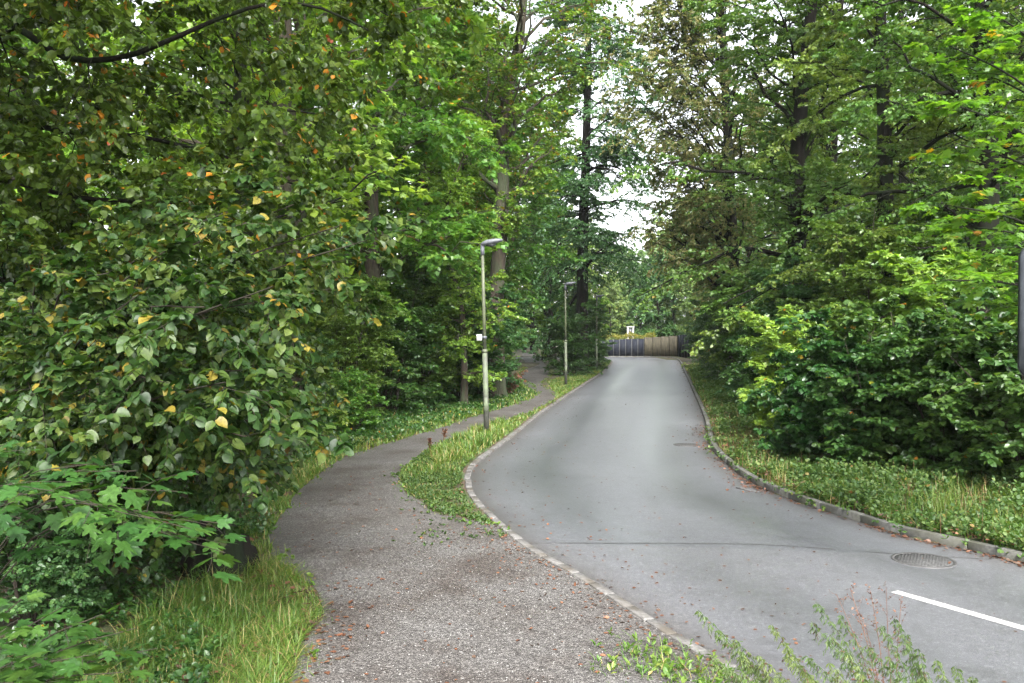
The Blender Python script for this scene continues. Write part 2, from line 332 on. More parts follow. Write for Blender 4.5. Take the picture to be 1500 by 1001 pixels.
# ------------------------------------------------------------------ growth
Z = np.array([0, 0, 1.0])
def interp(P, t):
    N, S, _ = P.shape
    f = t * (S - 1); i = np.clip(f.astype(int), 0, S - 2); u = (f - i)[..., None]
    n = np.arange(N)[:, None]
    return P[n, i] * (1 - u) + P[n, i + 1] * u, nrm(P[n, i + 1] - P[n, i]), i, u[..., 0]
def sprout(rng, P, R, n, t0, t1, ang, lenf, S=5, droop=0.15, wig=0.05, planar=0.9, up=0.0, prof=None, absL=None, rk=0.5, az=None, angj=0.2):
    N = P.shape[0]
    t = t0 + (t1 - t0) * (np.arange(n)[None] + rng.random((N, n))) / n
    B, T, i, u = interp(P, t)
    nn = np.arange(N)[:, None]; Rp = R[nn, i] * (1 - u) + R[nn, i + 1] * u
    side = nrm(np.cross(T, Z) + rng.normal(0, .05, T.shape)); upv = np.cross(side, T)
    if az is None:
        if planar > 0:
            sg = np.where((np.arange(n) % 2 == 0)[None], 1.0, -1.0) * np.ones((N, 1))
            th = np.where(sg > 0, 0, PI) + rng.normal(0, 1.2 * (1 - planar) + .12, (N, n))
        else:
            th = (np.arange(n)[None] * 2.399 + rng.random((N, 1)) * 6.28) + rng.normal(0, .4, (N, n))
        perp = side * np.cos(th)[..., None] + upv * np.sin(th)[..., None]
    else:
        th = az(rng, (N, n)); perp = np.stack([np.cos(th), np.sin(th), 0 * th], -1)
    a = ang + rng.normal(0, angj, (N, n))
    if callable(up): upt = up(t)
    else: upt = up
    D = T * np.cos(a)[..., None] + perp * np.sin(a)[..., None]
    D[..., 2] += upt; D = nrm(D)
    plen = np.linalg.norm(np.diff(P, axis=1), axis=2).sum(1)[:, None]
    Ln = (absL if absL is not None else plen * lenf) * (prof(t) if prof else (1.15 - .65 * t)) * rng.uniform(.65, 1.2, (N, n))
    s = np.linspace(0, 1, S)
    Q = B[:, :, None] + (D * Ln[..., None])[:, :, None] * s[:, None]
    Q[..., 2] -= droop * Ln[..., None] * s ** 2
    w = np.cumsum(rng.normal(0, 1, Q.shape), axis=2) * (wig / S ** .5); w -= w[:, :, :1]
    Q += w * Ln[..., None, None]
    r0 = Rp * rk * rng.uniform(.7, 1.1, (N, n))
    RR = r0[..., None] * (1 - .85 * s)
    return Q.reshape(-1, S, 3), RR.reshape(-1, S)
def leaves(rng, P, m, size, tmpl, t0=.1, jit=.35, hang=.15, spread=.8, sj=.3, fwd=.6, pet=.15):
    N = P.shape[0]
    t = t0 + (1 - t0) * (np.arange(m)[None] + rng.random((N, m))) / m
    B, T, _, _ = interp(P, t)
    side = nrm(np.cross(T, Z) + rng.normal(0, .1, T.shape))
    sg = np.where(np.arange(m) % 2 == 0, 1.0, -1.0)[None, :, None]
    d = nrm(T * fwd + side * sg * spread + rng.normal(0, .25, T.shape) - Z * hang)
    n0 = Z + rng.normal(0, jit, T.shape)
    s2 = nrm(np.cross(n0, d)); nn = np.cross(d, s2)
    sz = size * rng.uniform(1 - sj, 1 + sj, (N, m, 1))
    B = B + d * sz * pet
    Tv, Tf = tmpl; k = len(Tv)
    d, s2, nn, B, sz = [x.reshape(-1, 1, x.shape[-1]) for x in (d, s2, nn, B, sz)]
    V = B + sz * (Tv[:, 0:1] * d + Tv[:, 1:2] * s2 + Tv[:, 2:3] * nn)
    n = len(V); off = (np.arange(n) * k)[:, None, None]
    Fc = (np.array(Tf)[None] + off).reshape(-1, len(Tf[0]))
    br = rng.random((N, 1)) * np.ones((1, m)); l = rng.random((N, m))
    v = np.clip(.55 * l + .45 * br, 0, 1).ravel(); a = (rng.random((N, m)) * (.3 + .7 * np.roll(br, 3, 0))).ravel()
    return V.reshape(-1, 3), Fc, np.repeat(v, k), np.repeat(a, k)

def build_plant(name, label, cat, stems, levels, leaf, wood, lmat, seed, loc=(0, 0, 0), Kt=(10, 6, 4, 3), woodname='trunk', crownname='crown', skip_twig_wood=False, keep=None):
    """stems: (P (N,S,3), R (N,S)) relative to loc"""
    rng = np.random.default_rng(seed)
    root = empty(name, loc); tag(root, label, cat)
    P, Rr = stems
    W = Acc(); lv = [(P, Rr)]
    for i, L in enumerate(levels):
        p, r = sprout(rng, *lv[-1], **L)
        lv.append((p, r))
    if keep is not None:
        for i in range(2, len(lv)):
            k = keep(lv[i][0][:, -1]); lv[i] = (lv[i][0][k], lv[i][1][k])
    for i, (p, r) in enumerate(lv):
        if skip_twig_wood and i == len(lv) - 1: break
        V, Fq = tubes(p, np.maximum(r, .0015), Kt[min(i, len(Kt) - 1)]); W.add(V, [Fq])
    link(woodname, W.mesh(name + '_' + woodname, True), root, wood)
    C = Acc()
    specs = leaf if isinstance(leaf, list) else [leaf]
    for sp in specs:
        sp = dict(sp); li = sp.pop('level', -1)
        V, Fc, v, a = leaves(rng, lv[li][0], **sp); C.add(V, [Fc], v=v, a=a)
    link(crownname, C.mesh(name + '_' + crownname, True), root, lmat)
    return root
def stem(pts, r0, r1, S=12, flare=0.0):
    P = resample(pts, S); s = np.linspace(0, 1, S)
    R = r0 * (1 - s) + r1 * s + r0 * flare * np.exp(-s * 30)
    return P, R
def stemset(lst): return np.stack([a for a, b in lst]), np.stack([b for a, b in lst])
def bushstems(rng, n, h, spread, r, S=9, lean=(0, 0), base=.25):
    out = []
    for i in range(n):
        a = rng.uniform(0, 2 * PI); k = rng.uniform(.25, 1) * spread; hh = h * rng.uniform(.6, 1.05)
        bx, by = base * math.cos(a) * rng.random(), base * math.sin(a) * rng.random()
        e = np.array([bx + k * math.cos(a) + lean[0], by + k * math.sin(a) + lean[1], hh])
        mid = np.array([bx + .35 * k * math.cos(a), by + .35 * k * math.sin(a), hh * .55])
        out.append(stem([[bx, by, -.1], mid, e], r * rng.uniform(.6, 1.1), r * .15, S))
    return stemset(out)

# ------------------------------------------------------------------ the setting
KL = [G(*p) for p in [(1080, 985), (1000, 940), (930, 895), (850, 845), (790, 812), (745, 778), (720, 755), (697, 730), (689, 702), (696, 684), (715, 668), (760, 634), (800, 602), (860, 562), (885, 545), (897, 530)]]
KL = [np.array(p) for p in [(9, -8, 0), (5, 0, 0), (3.4, 3, 0), (2.5, 5, 0)]] + KL + [np.array(p) for p in [(7.4, 75, 0), (4, 77.3, 0), (-4, 78, 0), (-22, 77, 0)]]
KR = [G(*p) for p in [(1500, 825), (1400, 802), (1330, 787), (1260, 765), (1180, 740), (1110, 712), (1070, 685), (1042, 655), (1030, 610), (1013, 570), (1003, 548), (991, 527)]]
KR = [np.array(p) for p in [(17, -8, 0), (11.5, 0, 0), (9, 3.8, 0), (7.5, 6.5, 0)]] + KR + [np.array(p) for p in [(13.2, 82.4, 0), (9, 84.0, 0), (0, 84.2, 0), (-22, 83, 0)]]
KL = resample(KL, 420); KR = resample(KR, 420)
_l = KL[KL[:, 1] < 75]; _r = KR[KR[:, 1] < 82]
def xl(y): return np.interp(y, _l[:, 1], _l[:, 0])
def xr(y): return np.interp(y, _r[:, 1], _r[:, 0])
def inroad(x, y):
    a = (x > xl(y)) & (x < xr(y)) & (y < 76)
    return a | ((y >= 75) & (y < 84) & (x < 13.5))
def tz(x, y):
    x = np.asarray(x, float); y = np.asarray(y, float)
    dr = x - xr(y); dl = xl(y) - x
    z = np.full(np.broadcast(x, y).shape, .04)
    far = np.clip((70 - y) / 10, 0, 1)
    z = z + np.clip((dr - 2.5) * .10, 0, 2.0) * far
    z = z + np.clip((dl - 9 - np.clip(y - 8, 0, 20) * -.2) * .06, 0, 1.5) * far
    d = np.where((y < 76), np.minimum(x - xl(y), xr(y) - x), np.where(x < 13.5, np.minimum(y - 75, 84 - y), -1.0))
    k = np.clip(d / .12 + .5, 0, 1)
    return z * (1 - k) + -.05 * k
def axis(segs):
    out = []
    for a, b, st in segs: out.append(np.arange(a, b, st))
    return np.concatenate(out)
xs = np.r_[axis([(-1200, -100, 100), (-100, -16, 4), (-16, -6, .5), (-6, 10, .14), (10, 22, .5), (22, 100, 4)]), np.arange(100, 1201, 100)]
ys = np.r_[axis([(-400, -20, 60), (-20, 3, 1), (3, 24, .16), (24, 90, .5), (90, 140, 4)]), np.arange(140, 1601, 100)]
gx, gy = np.meshgrid(xs, ys); gz = tz(gx, gy)
nx, ny = len(xs), len(ys)
V = np.stack([gx, gy, gz], -1).reshape(-1, 3); ii = np.arange(nx * ny).reshape(ny, nx)
Fq = np.stack([ii[:-1, :-1], ii[:-1, 1:], ii[1:, 1:], ii[1:, :-1]], -1).reshape(-1, 4)
tag(link('ground', mk('ground', V, [Fq], smooth=True), None, M['soil']), kind='structure')
# road between the kerbs
n = len(KL); V = []
for i in range(n):
    for u in np.linspace(0, 1, 13):
        p = KL[i] * (1 - u) + KR[i] * u; V.append([p[0], p[1], .0])
ii = np.arange(n * 13).reshape(n, 13)
Fq = np.stack([ii[:-1, :-1], ii[:-1, 1:], ii[1:, 1:], ii[1:, :-1]], -1).reshape(-1, 4)
tag(link('road', mk('road', V, [Fq], {'u': np.tile(np.linspace(0, 1, 13), n)}, smooth=True), None, M['asphalt']), kind='structure')

def kerb(name, K, side, w, top, stone, mat, y0, y1, rj=.004, seed=3):
    rng = np.random.default_rng(seed); acc = Acc()
    K = K[(K[:, 1] > y0) & (K[:, 1] < y1)]
    d = np.r_[0, np.cumsum(np.linalg.norm(np.diff(K, axis=0), axis=1))]
    s = 0.0
    while s < d[-1] - stone:
        L = stone * rng.uniform(.85, 1.15); e = min(s + L, d[-1])
        pa = np.array([np.interp(s + .004, d, K[:, k]) for k in range(3)]); pb = np.array([np.interp(e - .004, d, K[:, k]) for k in range(3)])
        c = (pa + pb) / 2; t = pb - pa; ang = math.atan2(t[1], t[0]); nv = np.array([-math.sin(ang), math.cos(ang), 0]) * side
        h = top + rng.normal(0, rj)
        acc.box(c + nv * (w / 2 + rng.normal(0, rj)) + np.array([0, 0, h / 2 - .06]), (np.linalg.norm(t), w, h + .12), ang + rng.normal(0, .008), .008)
        s = e
    return tag(link(name, acc.mesh(name), None, mat), kind='structure')
kerb('kerb_flush', KL, 1, .105, .05, .42, M['stone'], -6, 76, .004)
kerb('kerb_raised', KR, -1, .10, .105, .85, M['stone_dark'], -6, 83.6, .0015)

# gravel path
def jitterline(pts, amp, seed, step=.25):
    pts = np.array(pts); d = np.linalg.norm(np.diff(pts, axis=0), axis=1).sum(); n = max(int(d / step), 8)
    Q = resample(pts, n); rng = np.random.default_rng(seed)
    nz = rng.normal(0, 1, (n, 2)); nz = (nz + np.roll(nz, 1, 0) + np.roll(nz, 2, 0)) / 2
    Q[:, :2] += nz * amp; return Q
PZ = .048
PL = jitterline([G(*p) for p in [(405, 1075), (425, 1001), (445, 950), (478, 905), (455, 860), (410, 825), (398, 790), (425, 735), (478, 692), (520, 668), (590, 646), (640, 631), (690, 614), (740, 599), (775, 586), (787, 577), (765, 566), (757, 556), (764, 546), (770, 535), (766, 524), (764, 518)]], .035, 5)
isl = jitterline([G(*p) for p in [(748, 781), (700, 770), (640, 757), (600, 728), (583, 706), (598, 686), (640, 655), (690, 637), (740, 618), (790, 600), (812, 585), (808, 574), (793, 564), (806, 550), (800, 537), (787, 524), (782, 518)]], .035, 6)
kk = KL[(KL[:, 1] > 5.0) & (KL[:, 1] < isl[0][1])]
nd_ = kk.copy(); nd_[:, 0] -= .125
PR = np.concatenate([nd_[::2], isl])
def poly_sheet(name, A_, B_, z, mat, n=160):
    a, b = resample(A_, n), resample(B_, n)
    return a, b
import bmesh
def fill_poly(name, pts, z, mat, kind='structure'):
    from mathutils.geometry import tessellate_polygon
    P3 = [Vector((p[0], p[1], z)) for p in pts]
    tris = tessellate_polygon([P3])
    me = mk(name, [list(p) for p in P3], [np.array(tris)])
    bm = bmesh.new(); bm.from_mesh(me); bmesh.ops.recalc_face_normals(bm, faces=bm.faces)
    for f in bm.faces:
        if f.normal.z < 0: f.normal_flip()
    bm.to_mesh(me); bm.free()
    return tag(link(name, me, None, mat), kind=kind)
path_poly = [list(p) for p in PL] + [list(p) for p in PR[::-1]]
fill_poly('path', path_poly, PZ, M['gravel'])
from mathutils.geometry import intersect_point_line
PPX = np.array(path_poly)[:, :2]
def inpoly(x, y, poly):
    x = np.asarray(x); y = np.asarray(y); c = np.zeros(x.shape, bool); n = len(poly); j = n - 1
    for i in range(n):
        xi, yi, xj, yj = poly[i][0], poly[i][1], poly[j][0], poly[j][1]
        if yi != yj:
            c ^= ((yi > y) != (yj > y)) & (x < (xj - xi) * (y - yi) / (yj - yi) + xi)
        j = i
    return c
# markings and tar joint
def strip(name, pts, w, z, mat, seed=0, amp=0):
    P = resample(pts, 40); T = np.gradient(P, axis=0); T /= np.linalg.norm(T, axis=1, keepdims=True)
    nv = np.stack([-T[:, 1], T[:, 0], 0 * T[:, 0]], 1); rng = np.random.default_rng(seed)
    ww = (w / 2 * (1 + amp * rng.normal(0, 1, 40)))[:, None]
    Q = np.concatenate([P - nv * ww, P + nv * ww]); Q[:, 2] = z
    f = [[i, i + 1, 41 + i, 40 + i] for i in range(39)]
    return tag(link(name, mk(name, Q, [f]), None, mat), kind='structure')
a = G(1310, 867); b = G(1500, 921); dd = (b - a)
strip('road_marking', [a, b, b + dd * 1.9], .115, .004, M['paint'])
strip('tar_seam', [G(775, 796), G(860, 796), G(1000, 796.5), G(1130, 799), G(1300, 811), G(1452, 820)], .022, .004, M['tar'], 2, .5)

# ------------------------------------------------------------------ manhole covers
def manhole(label, c, r, light, rz=0):
    t = empty('manhole_cover', (c[0], c[1], 0), rz); tag(t, label, 'manhole cover')
    K = 40
    def ring(r0, r1, z0, z1, acc):
        a = np.arange(K) * 2 * PI / K
        v = [[rr * math.cos(q), rr * math.sin(q), zz] for rr, zz in ((r0, z0), (r0, z1), (r1, z1), (r1, z0)) for q in a]
        f = [[l * K + i, l * K + (i + 1) % K, (l + 1) * K + (i + 1) % K, (l + 1) * K + i] for l in range(3) for i in range(K)]
        acc.add(v, [f])
    fr = Acc(); ring(r * .9, r, -.03, .006, fr); link('frame', fr.mesh('manhole_frame'), t, M['iron'])
    pl = Acc(); a = np.arange(K) * 2 * PI / K
    v = [[r * .885 * math.cos(q), r * .885 * math.sin(q), zz] for zz in (-.03, .0045) for q in a]
    pl.add(v, [[list(range(K, 2 * K))], [[i, (i + 1) % K, K + (i + 1) % K, K + i] for i in range(K)]])
    g = int(r / .045)
    for i in range(-g, g + 1):
        for j in range(-g, g + 1):
            x, y = i * .045, j * .045
            if x * x + y * y < (r * .82) ** 2 and (i or j): pl.box((x, y, .0050), (.026, .026, .003), PI / 4 * ((i + j) % 2))
    link('cover', pl.mesh('manhole_plate'), t, M['iron_light'] if light else M['iron'])
    return t
manhole('large round manhole cover near the white dash', G(1353, 821), .34, True, .3)
manhole('small dark round manhole cover beside the far right kerb', G(1006, 652), .30, False, .1)
# gully grate
t = empty('drain_grate', G(1103, 717) + np.array([0, 0, .001]), R_(115)); tag(t, 'dark gully grate full of leaves beside the right kerb', 'drain')
ac = Acc()
for s in (-1, 1): ac.box((0, s * .17, 0), (.42, .03, .012)); ac.box((s * .195, 0, .0), (.03, .31, .012))
link('frame', ac.mesh('grate_frame'), t, M['iron'])
ac = Acc()
for i in range(7): ac.box((-.15 + i * .05, 0, -.002), (.02, .31, .010))
link('bars', ac.mesh('grate_bars'), t, M['iron'])
ac = Acc(); ac.box((0, 0, -.006), (.36, .31, .004)); link('sump', ac.mesh('grate_sump'), t, M['tar'])

# ------------------------------------------------------------------ street lamps
def street_lamp(loc, label, box):
    t = empty('street_lamp', loc); tag(t, label, 'street lamp', 'street lamps along the footpath')
    a = Acc(); a.tube([(0, 0, -.05), (0, 0, .9), (0, 0, 2.02)], [.070, .066, .062], 16)
    link('pole_base', a.mesh('lamp_base', True), t, M['pole_low'])
    a = Acc(); a.tube([(0, 0, 2.0), (0, 0, 2.05), (0, 0, 2.09)], [.068, .068, .046], 16); link('collar', a.mesh('lamp_collar', True), t, M['pole'])
    a = Acc(); a.tube([(0, 0, 2.06), (0, 0, 3.3), (0, 0, 4.42)], [.045, .042, .036], 14); link('pole', a.mesh('lamp_pole', True), t, M['pole'])
    a = Acc(); a.tube([(0, 0, 4.36), (0, 0, 4.5), (0.01, 0, 4.60), (.04, 0, 4.655)], [.052, .052, .055, .05], 14); link('bracket', a.mesh('lamp_bracket', True), t, M['lampgrey'])
    # head: flat tapering shell
    sec = [(-.03, .045, 4.645, 4.60), (.02, .10, 4.685, 4.58), (.12, .15, 4.725, 4.60), (.30, .165, 4.745, 4.64), (.45, .14, 4.742, 4.67), (.50, .08, 4.725, 4.685)]
    v = []; f = []
    for x, w, zt, zb in sec:
        zm = (zt + zb) / 2
        v += [(x, -w, zm), (x, -w * .8, zt - .012), (x, -w * .35, zt), (x, w * .35, zt), (x, w * .8, zt - .012), (x, w, zm), (x, w * .8, zb), (x, -w * .8, zb)]
    for l in range(len(sec) - 1):
        for i in range(8):
            j = (i + 1) % 8; f.append([l * 8 + i, l * 8 + j, l * 8 + 8 + j, l * 8 + 8 + i])
    a = Acc(); a.add(v, [f, [list(range(7, -1, -1))], [[len(v) - 8 + i for i in range(8)]]])
    h = link('lamp_head', a.mesh('lamp_head', True), t, M['lampgrey'])
    a = Acc(); n = 8; vv = []
    for j in range(5):
        for i in range(16):
            q = i * 2 * PI / 16; k = math.cos(j / 4 * PI / 2 * .96); vv.append((.20 + .15 * k * math.cos(q), .11 * k * math.sin(q), 4.625 - .07 * math.sin(j / 4 * PI / 2)))
    a.add(vv, [[[j * 16 + i, j * 16 + (i + 1) % 16, j * 16 + 16 + (i + 1) % 16, j * 16 + 16 + i] for j in range(4) for i in range(16)], [[64 + i for i in range(16)]]])
    link('lamp_lens', a.mesh('lamp_lens', True), h, M['lens'])
    a = Acc(); a.box((0, -.079, .75), (.09, .012, .34), 0, .004); link('service_door', a.mesh('lamp_door'), t, M['pole_low'])
    if box:
        a = Acc(); a.box((-.125, -.03, 2.37), (.13, .08, .155), 0, .01); b = link('junction_box', a.mesh('lamp_box'), t, M['white'])
        a = Acc(); a.box((-.03, 0, 2.37), (.07, .03, .05)); a.tube([(0, 0, 2.34), (0, 0, 2.40)], .0565, 14); link('clamp', a.mesh('box_clamp'), b, M['lampgrey'])
    return t
l = street_lamp(G(713, 638, .04), 'nearest street lamp with a small white box on its pole', True); l.rotation_euler = (0, R_(-1.3), 0)
l = street_lamp(G(829, 565, .04), 'second street lamp standing in the verge before a leafy bush', False); l.rotation_euler = (0, R_(-.4), R_(6))
l = street_lamp(G(874, 543, .04), 'farthest thin street lamp near the bend in the road', False); l.rotation_euler = (0, 0, R_(10))

# road sign cut by the right edge
t = empty('road_sign', (2.595, 4.0, 0)); tag(t, 'back of a rounded grey road sign cut off at the right edge', 'road sign')
w, h, r, d = .62, .60, .06, .02; out = []
for cx_, cz_, q0 in ((w / 2 - r, h / 2 - r, 0), (-w / 2 + r, h / 2 - r, 90), (-w / 2 + r, -h / 2 + r, 180), (w / 2 - r, -h / 2 + r, 270)):
    for i in range(7): q = R_(q0 + i * 15); out.append((cx_ + r * math.cos(q), cz_ + r * math.sin(q)))
K = len(out); v = [(x, y, z + 2.68) for y in (-d / 2, d / 2) for x, z in out]
a = Acc(); a.add(v, [[list(range(K))], [list(range(2 * K - 1, K - 1, -1))], [[i, K + i, K + (i + 1) % K, (i + 1) % K] for i in range(K)]]); link('panel', a.mesh('sign_panel'), t, M['signgrey'])
a = Acc(); a.tube([(0, .045, -.1), (0, .045, 3.05)], .03, 14); link('post', a.mesh('sign_post', True), t, M['signgrey'])
for q_ in (2.85, 2.5):
    a = Acc(); a.box((0, .025, q_), (.5, .028, .03)); link('rail', a.mesh('sign_rail'), t, M['signgrey'])

# ------------------------------------------------------------------ fences, hedge, white frame
def board_fence(label, a, b, h0, h1, npan, mat, postmat, gap=.0, pw=.06, boards=3, z0=0.0):
    a, b = np.array(a), np.array(b); L = np.linalg.norm(b - a); ang = math.atan2(b[1] - a[1], b[0] - a[0])
    t = empty('board_fence', (a[0], a[1], z0), ang); tag(t, label, 'fence')
    w = L / npan; rng = np.random.default_rng(int(L * 100))
    for i in range(npan):
        hh = h0 + (h1 - h0) * (i + .5) / npan; ac = Acc(); bw = (w - pw) / boards
        for j in range(boards): ac.box((i * w + pw / 2 + (j + .5) * bw, rng.normal(0, .004), hh / 2 + .02), (bw - .002, .03, hh + rng.normal(0, .012)))
        link('panel', ac.mesh('fence_panel'), t, mat)
        ac = Acc(); ac.box((i * w, -.01, hh / 2 + .03), (pw, .07, hh + .06), 0, .006); link('post', ac.mesh('fence_post'), t, postmat)
    ac = Acc(); ac.box((L, -.01, h1 / 2 + .03), (pw, .07, h1 + .06), 0, .006); link('post', ac.mesh('fence_post'), t, postmat)
    return t
board_fence('dark slate-grey board fence under the yellow hedge', (XC(872, 84.6), 84.9), (XC(944, 84.6), 84.9), 1.55, 1.72, 8, M['slate'], M['postpale'], boards=1)
board_fence('pale weathered wooden fence stained with dark streaks', (XC(944.6, 84.6), 84.8), (XC(993, 84.2), 84.5), 1.80, 2.0, 4, M['board'], M['bark_dark'], boards=6, pw=.04)
board_fence('short dark fence at the right end, angled beside the road', (XC(993.6, 84.2), 84.3), (XC(1012, 78), 78.5), 2.05, 2.1, 4, M['slate'], M['bark_dark'], boards=1)
def leafbox(name, label, cat, c, sz, n, size, mat, seed, branch=True):
    rng = np.random.default_rng(seed); t = empty(name, c); tag(t, label, cat)
    ac = Acc()
    for i in range(int(sz[0] / .4)):
        x = -sz[0] / 2 + (i + .5) * .4
        ac.tube([(x, 0, 0), (x + rng.normal(0, .05), 0, sz[2] * .8)], [.02, .008], 5)
    link('stems', ac.mesh(name + '_stems'), t, M['twig'])
    P = rng.uniform(-1, 1, (n, 3)); ax = rng.integers(0, 3, n); k = np.arange(n)
    P[k, ax] = np.sign(P[k, ax]) * rng.uniform(.75, 1.0, n); P *= np.array(sz) / 2; P[:, 2] += sz[2] / 2
    P[:, 2] += .12 * np.sin(P[:, 0] * 3) * (P[:, 2] > sz[2] * .7)
    Q = np.stack([P, P + rng.normal(0, .08, P.shape)], 1)
    V, Fc, v, a_ = leaves(rng, Q, 3, size, T_oval(), jit=.8)
    link('foliage', mk(name + '_foliage', V, [Fc], {'v': v, 'a': a_}), t, mat)
    return t
leafbox('hedge', 'clipped yellow-topped hedge behind the dark board fence', 'hedge', (XC(916, 86), 85.9, 0), (5.6, 1.3, 2.15), 5000, .09, M['l_hedge'], 31)
t = empty('garden_frame', (XC(923.5, 88), 88, 0)); tag(t, 'small white wooden frame rising above the yellow hedge', 'garden frame')
ac = Acc(); ac.box((-.27, 0, 1.4), (.14, .14, 2.8)); link('post', ac.mesh('frame_post'), t, M['white'])
ac = Acc(); ac.box((.27, 0, 1.4), (.14, .14, 2.8)); link('post', ac.mesh('frame_post'), t, M['white'])
for q_ in (((0, 0, 2.86), (.80, .16, .12)), ((0, 0, 2.0), (.40, .10, .10))):
    ac = Acc(); ac.box(*q_); link('beam', ac.mesh('frame_beam'), t, M['white'])
ac = Acc(); ac.box((0, .03, 2.4), (.40, .02, .68)); link('pane', ac.mesh('frame_pane'), t, M['lens'])

# ------------------------------------------------------------------ tree prototypes
USED = set()
def put(proto, label, x, y, rz=0.0, sc=1.0, group=None, sz=None, z=None, cat=None):
    if proto.name not in USED: USED.add(proto.name); o = proto
    else: o = copy_tree(proto)
    o.location = (x, y, float(tz(x, y)) - .03 if z is None else z)
    o.rotation_euler = (0, 0, rz); o.scale = (sc, sc, sz or sc)
    o['label'] = label
    if cat: o['category'] = cat
    if group: o['group'] = group
    elif 'group' in o: del o['group']
    return o
def upf(a, b): return lambda t: a + (b - a) * t
def prof_beech(t): return np.interp(t, [0, .15, .35, .7, 1], [.75, .95, 1.0, .6, .12])
def prof_dome(t): return np.interp(t, [0, .3, .6, .85, 1], [.55, .9, 1.0, .75, .25])
def tall(name, label, seed, h, r, L1, n1, t0, prof, mat, wood, leafsize, tm, ups=(.05, .9), droop=.28, bend=.6, m=11, n2=10, n3=8, jit=.65, hang=.3, planar=.85, ang=1.3):
    rng = np.random.default_rng(seed)
    b = rng.normal(0, bend, (3, 2))
    pts = [[0, 0, -.2], [b[0, 0] * .3, b[0, 1] * .3, h * .33], [b[1, 0] * .6, b[1, 1] * .6, h * .66], [b[2, 0], b[2, 1], h]]
    S = stemset([stem(pts, r, r * .08, 22, .5)])
    return build_plant(name, label, 'tree', S, [
        dict(n=n1, t0=t0, t1=.99, ang=ang, lenf=0, absL=L1, S=8, droop=droop, wig=.09, planar=0, up=upf(*ups), prof=prof, rk=.34),
        dict(n=n2, t0=.07, t1=1, ang=.95, lenf=.42, S=5, droop=.15, wig=.08, planar=planar, rk=.5),
        dict(n=n3, t0=.12, t1=1, ang=.8, lenf=.42, S=4, droop=.12, wig=.07, planar=planar, rk=.5)],
        dict(m=m, size=leafsize, tmpl=tm, jit=jit, hang=hang), wood, mat, seed, Kt=(14, 6, 3, 3), skip_twig_wood=True)
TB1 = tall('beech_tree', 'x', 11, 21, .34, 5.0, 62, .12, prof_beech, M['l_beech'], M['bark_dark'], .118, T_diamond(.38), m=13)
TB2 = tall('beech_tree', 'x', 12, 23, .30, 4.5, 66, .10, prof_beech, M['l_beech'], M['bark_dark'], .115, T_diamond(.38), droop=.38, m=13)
TM1 = tall('maple_tree', 'x', 13, 20, .30, 4.8, 44, .16, prof_dome, M['l_maple'], M['bark'], .165, T_diamond(.42), ups=(.15, 1.0), droop=.2, planar=.6, m=9, jit=.45)
TM2 = tall('maple_tree', 'x', 14, 17, .24, 4.4, 42, .12, prof_dome, M['l_maple'], M['bark'], .16, T_diamond(.42), ups=(.1, .8), droop=.25, planar=.6, m=9, jit=.45)
TC = tall('oak_tree', 'x', 15, 22, .34, 5.0, 40, .40, prof_dome, M['l_canopy'], M['bark'], .12, T_diamond(.36), ups=(.25, 1.0), droop=.12, planar=.4, m=9, n2=9, jit=.5)
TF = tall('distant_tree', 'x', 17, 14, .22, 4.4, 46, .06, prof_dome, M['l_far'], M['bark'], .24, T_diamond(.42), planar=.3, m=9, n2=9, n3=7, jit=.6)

def bush(name, seed, n, h, spread, r, L1, mat, leafsize, tm, n1=9, n2=7, n3=6, m=8, jit=.5, hang=.2, planar=.8, cat='bush', t0=.1, up=.15, droop=.2):
    rng = np.random.default_rng(seed)
    o = build_plant(name, 'x', cat, bushstems(rng, n, h, spread, r), [
        dict(n=n1, t0=t0, t1=1, ang=1.15, lenf=0, absL=L1, S=6, droop=droop, wig=.08, planar=0, up=up, prof=lambda t: 1.05 - .55 * t, rk=.45),
        dict(n=n2, t0=.15, t1=1, ang=.85, lenf=.42, S=4, droop=.12, wig=.06, planar=planar, rk=.5),
        dict(n=n3, t0=.1, t1=1, ang=.8, lenf=.45, S=4, droop=.1, wig=.05, planar=planar, rk=.5)],
        dict(m=m, size=leafsize, tmpl=tm, jit=jit, hang=hang), M['twig'], mat, seed, Kt=(8, 5, 3, 3), woodname='stems', crownname='foliage', skip_twig_wood=True)
    return o
BB1 = bush('beech_bush', 21, 9, 5.2, 1.5, .035, 1.9, M['l_beech'], .085, T_oval(), n1=13)
BB2 = bush('beech_bush', 22, 8, 4.2, 1.4, .03, 1.8, M['l_shrub'], .085, T_oval(), n1=12)
BM = bush('maple_bush', 23, 8, 3.8, 1.3, .03, 1.4, M['l_maple'], .15, T_lobed(), n1=11, n2=6, n3=4, m=6)
BD = bush('dark_bush', 24, 9, 4.6, 1.5, .03, 1.7, M['l_dark'], .09, T_oval(), n1=12)
BR1 = bush('hazel_bush', 25, 10, 3.3, 1.2, .026, 1.35, M['l_shrub'], .105, T_round(.40), n1=10, n2=6, n3=4, m=6, jit=.45)
BR2 = bush('dogwood_bush', 26, 9, 2.8, 1.3, .024, 1.3, M['l_shrub'], .095, T_oval(.36), n1=10, n2=6, n3=5, m=6, jit=.4)

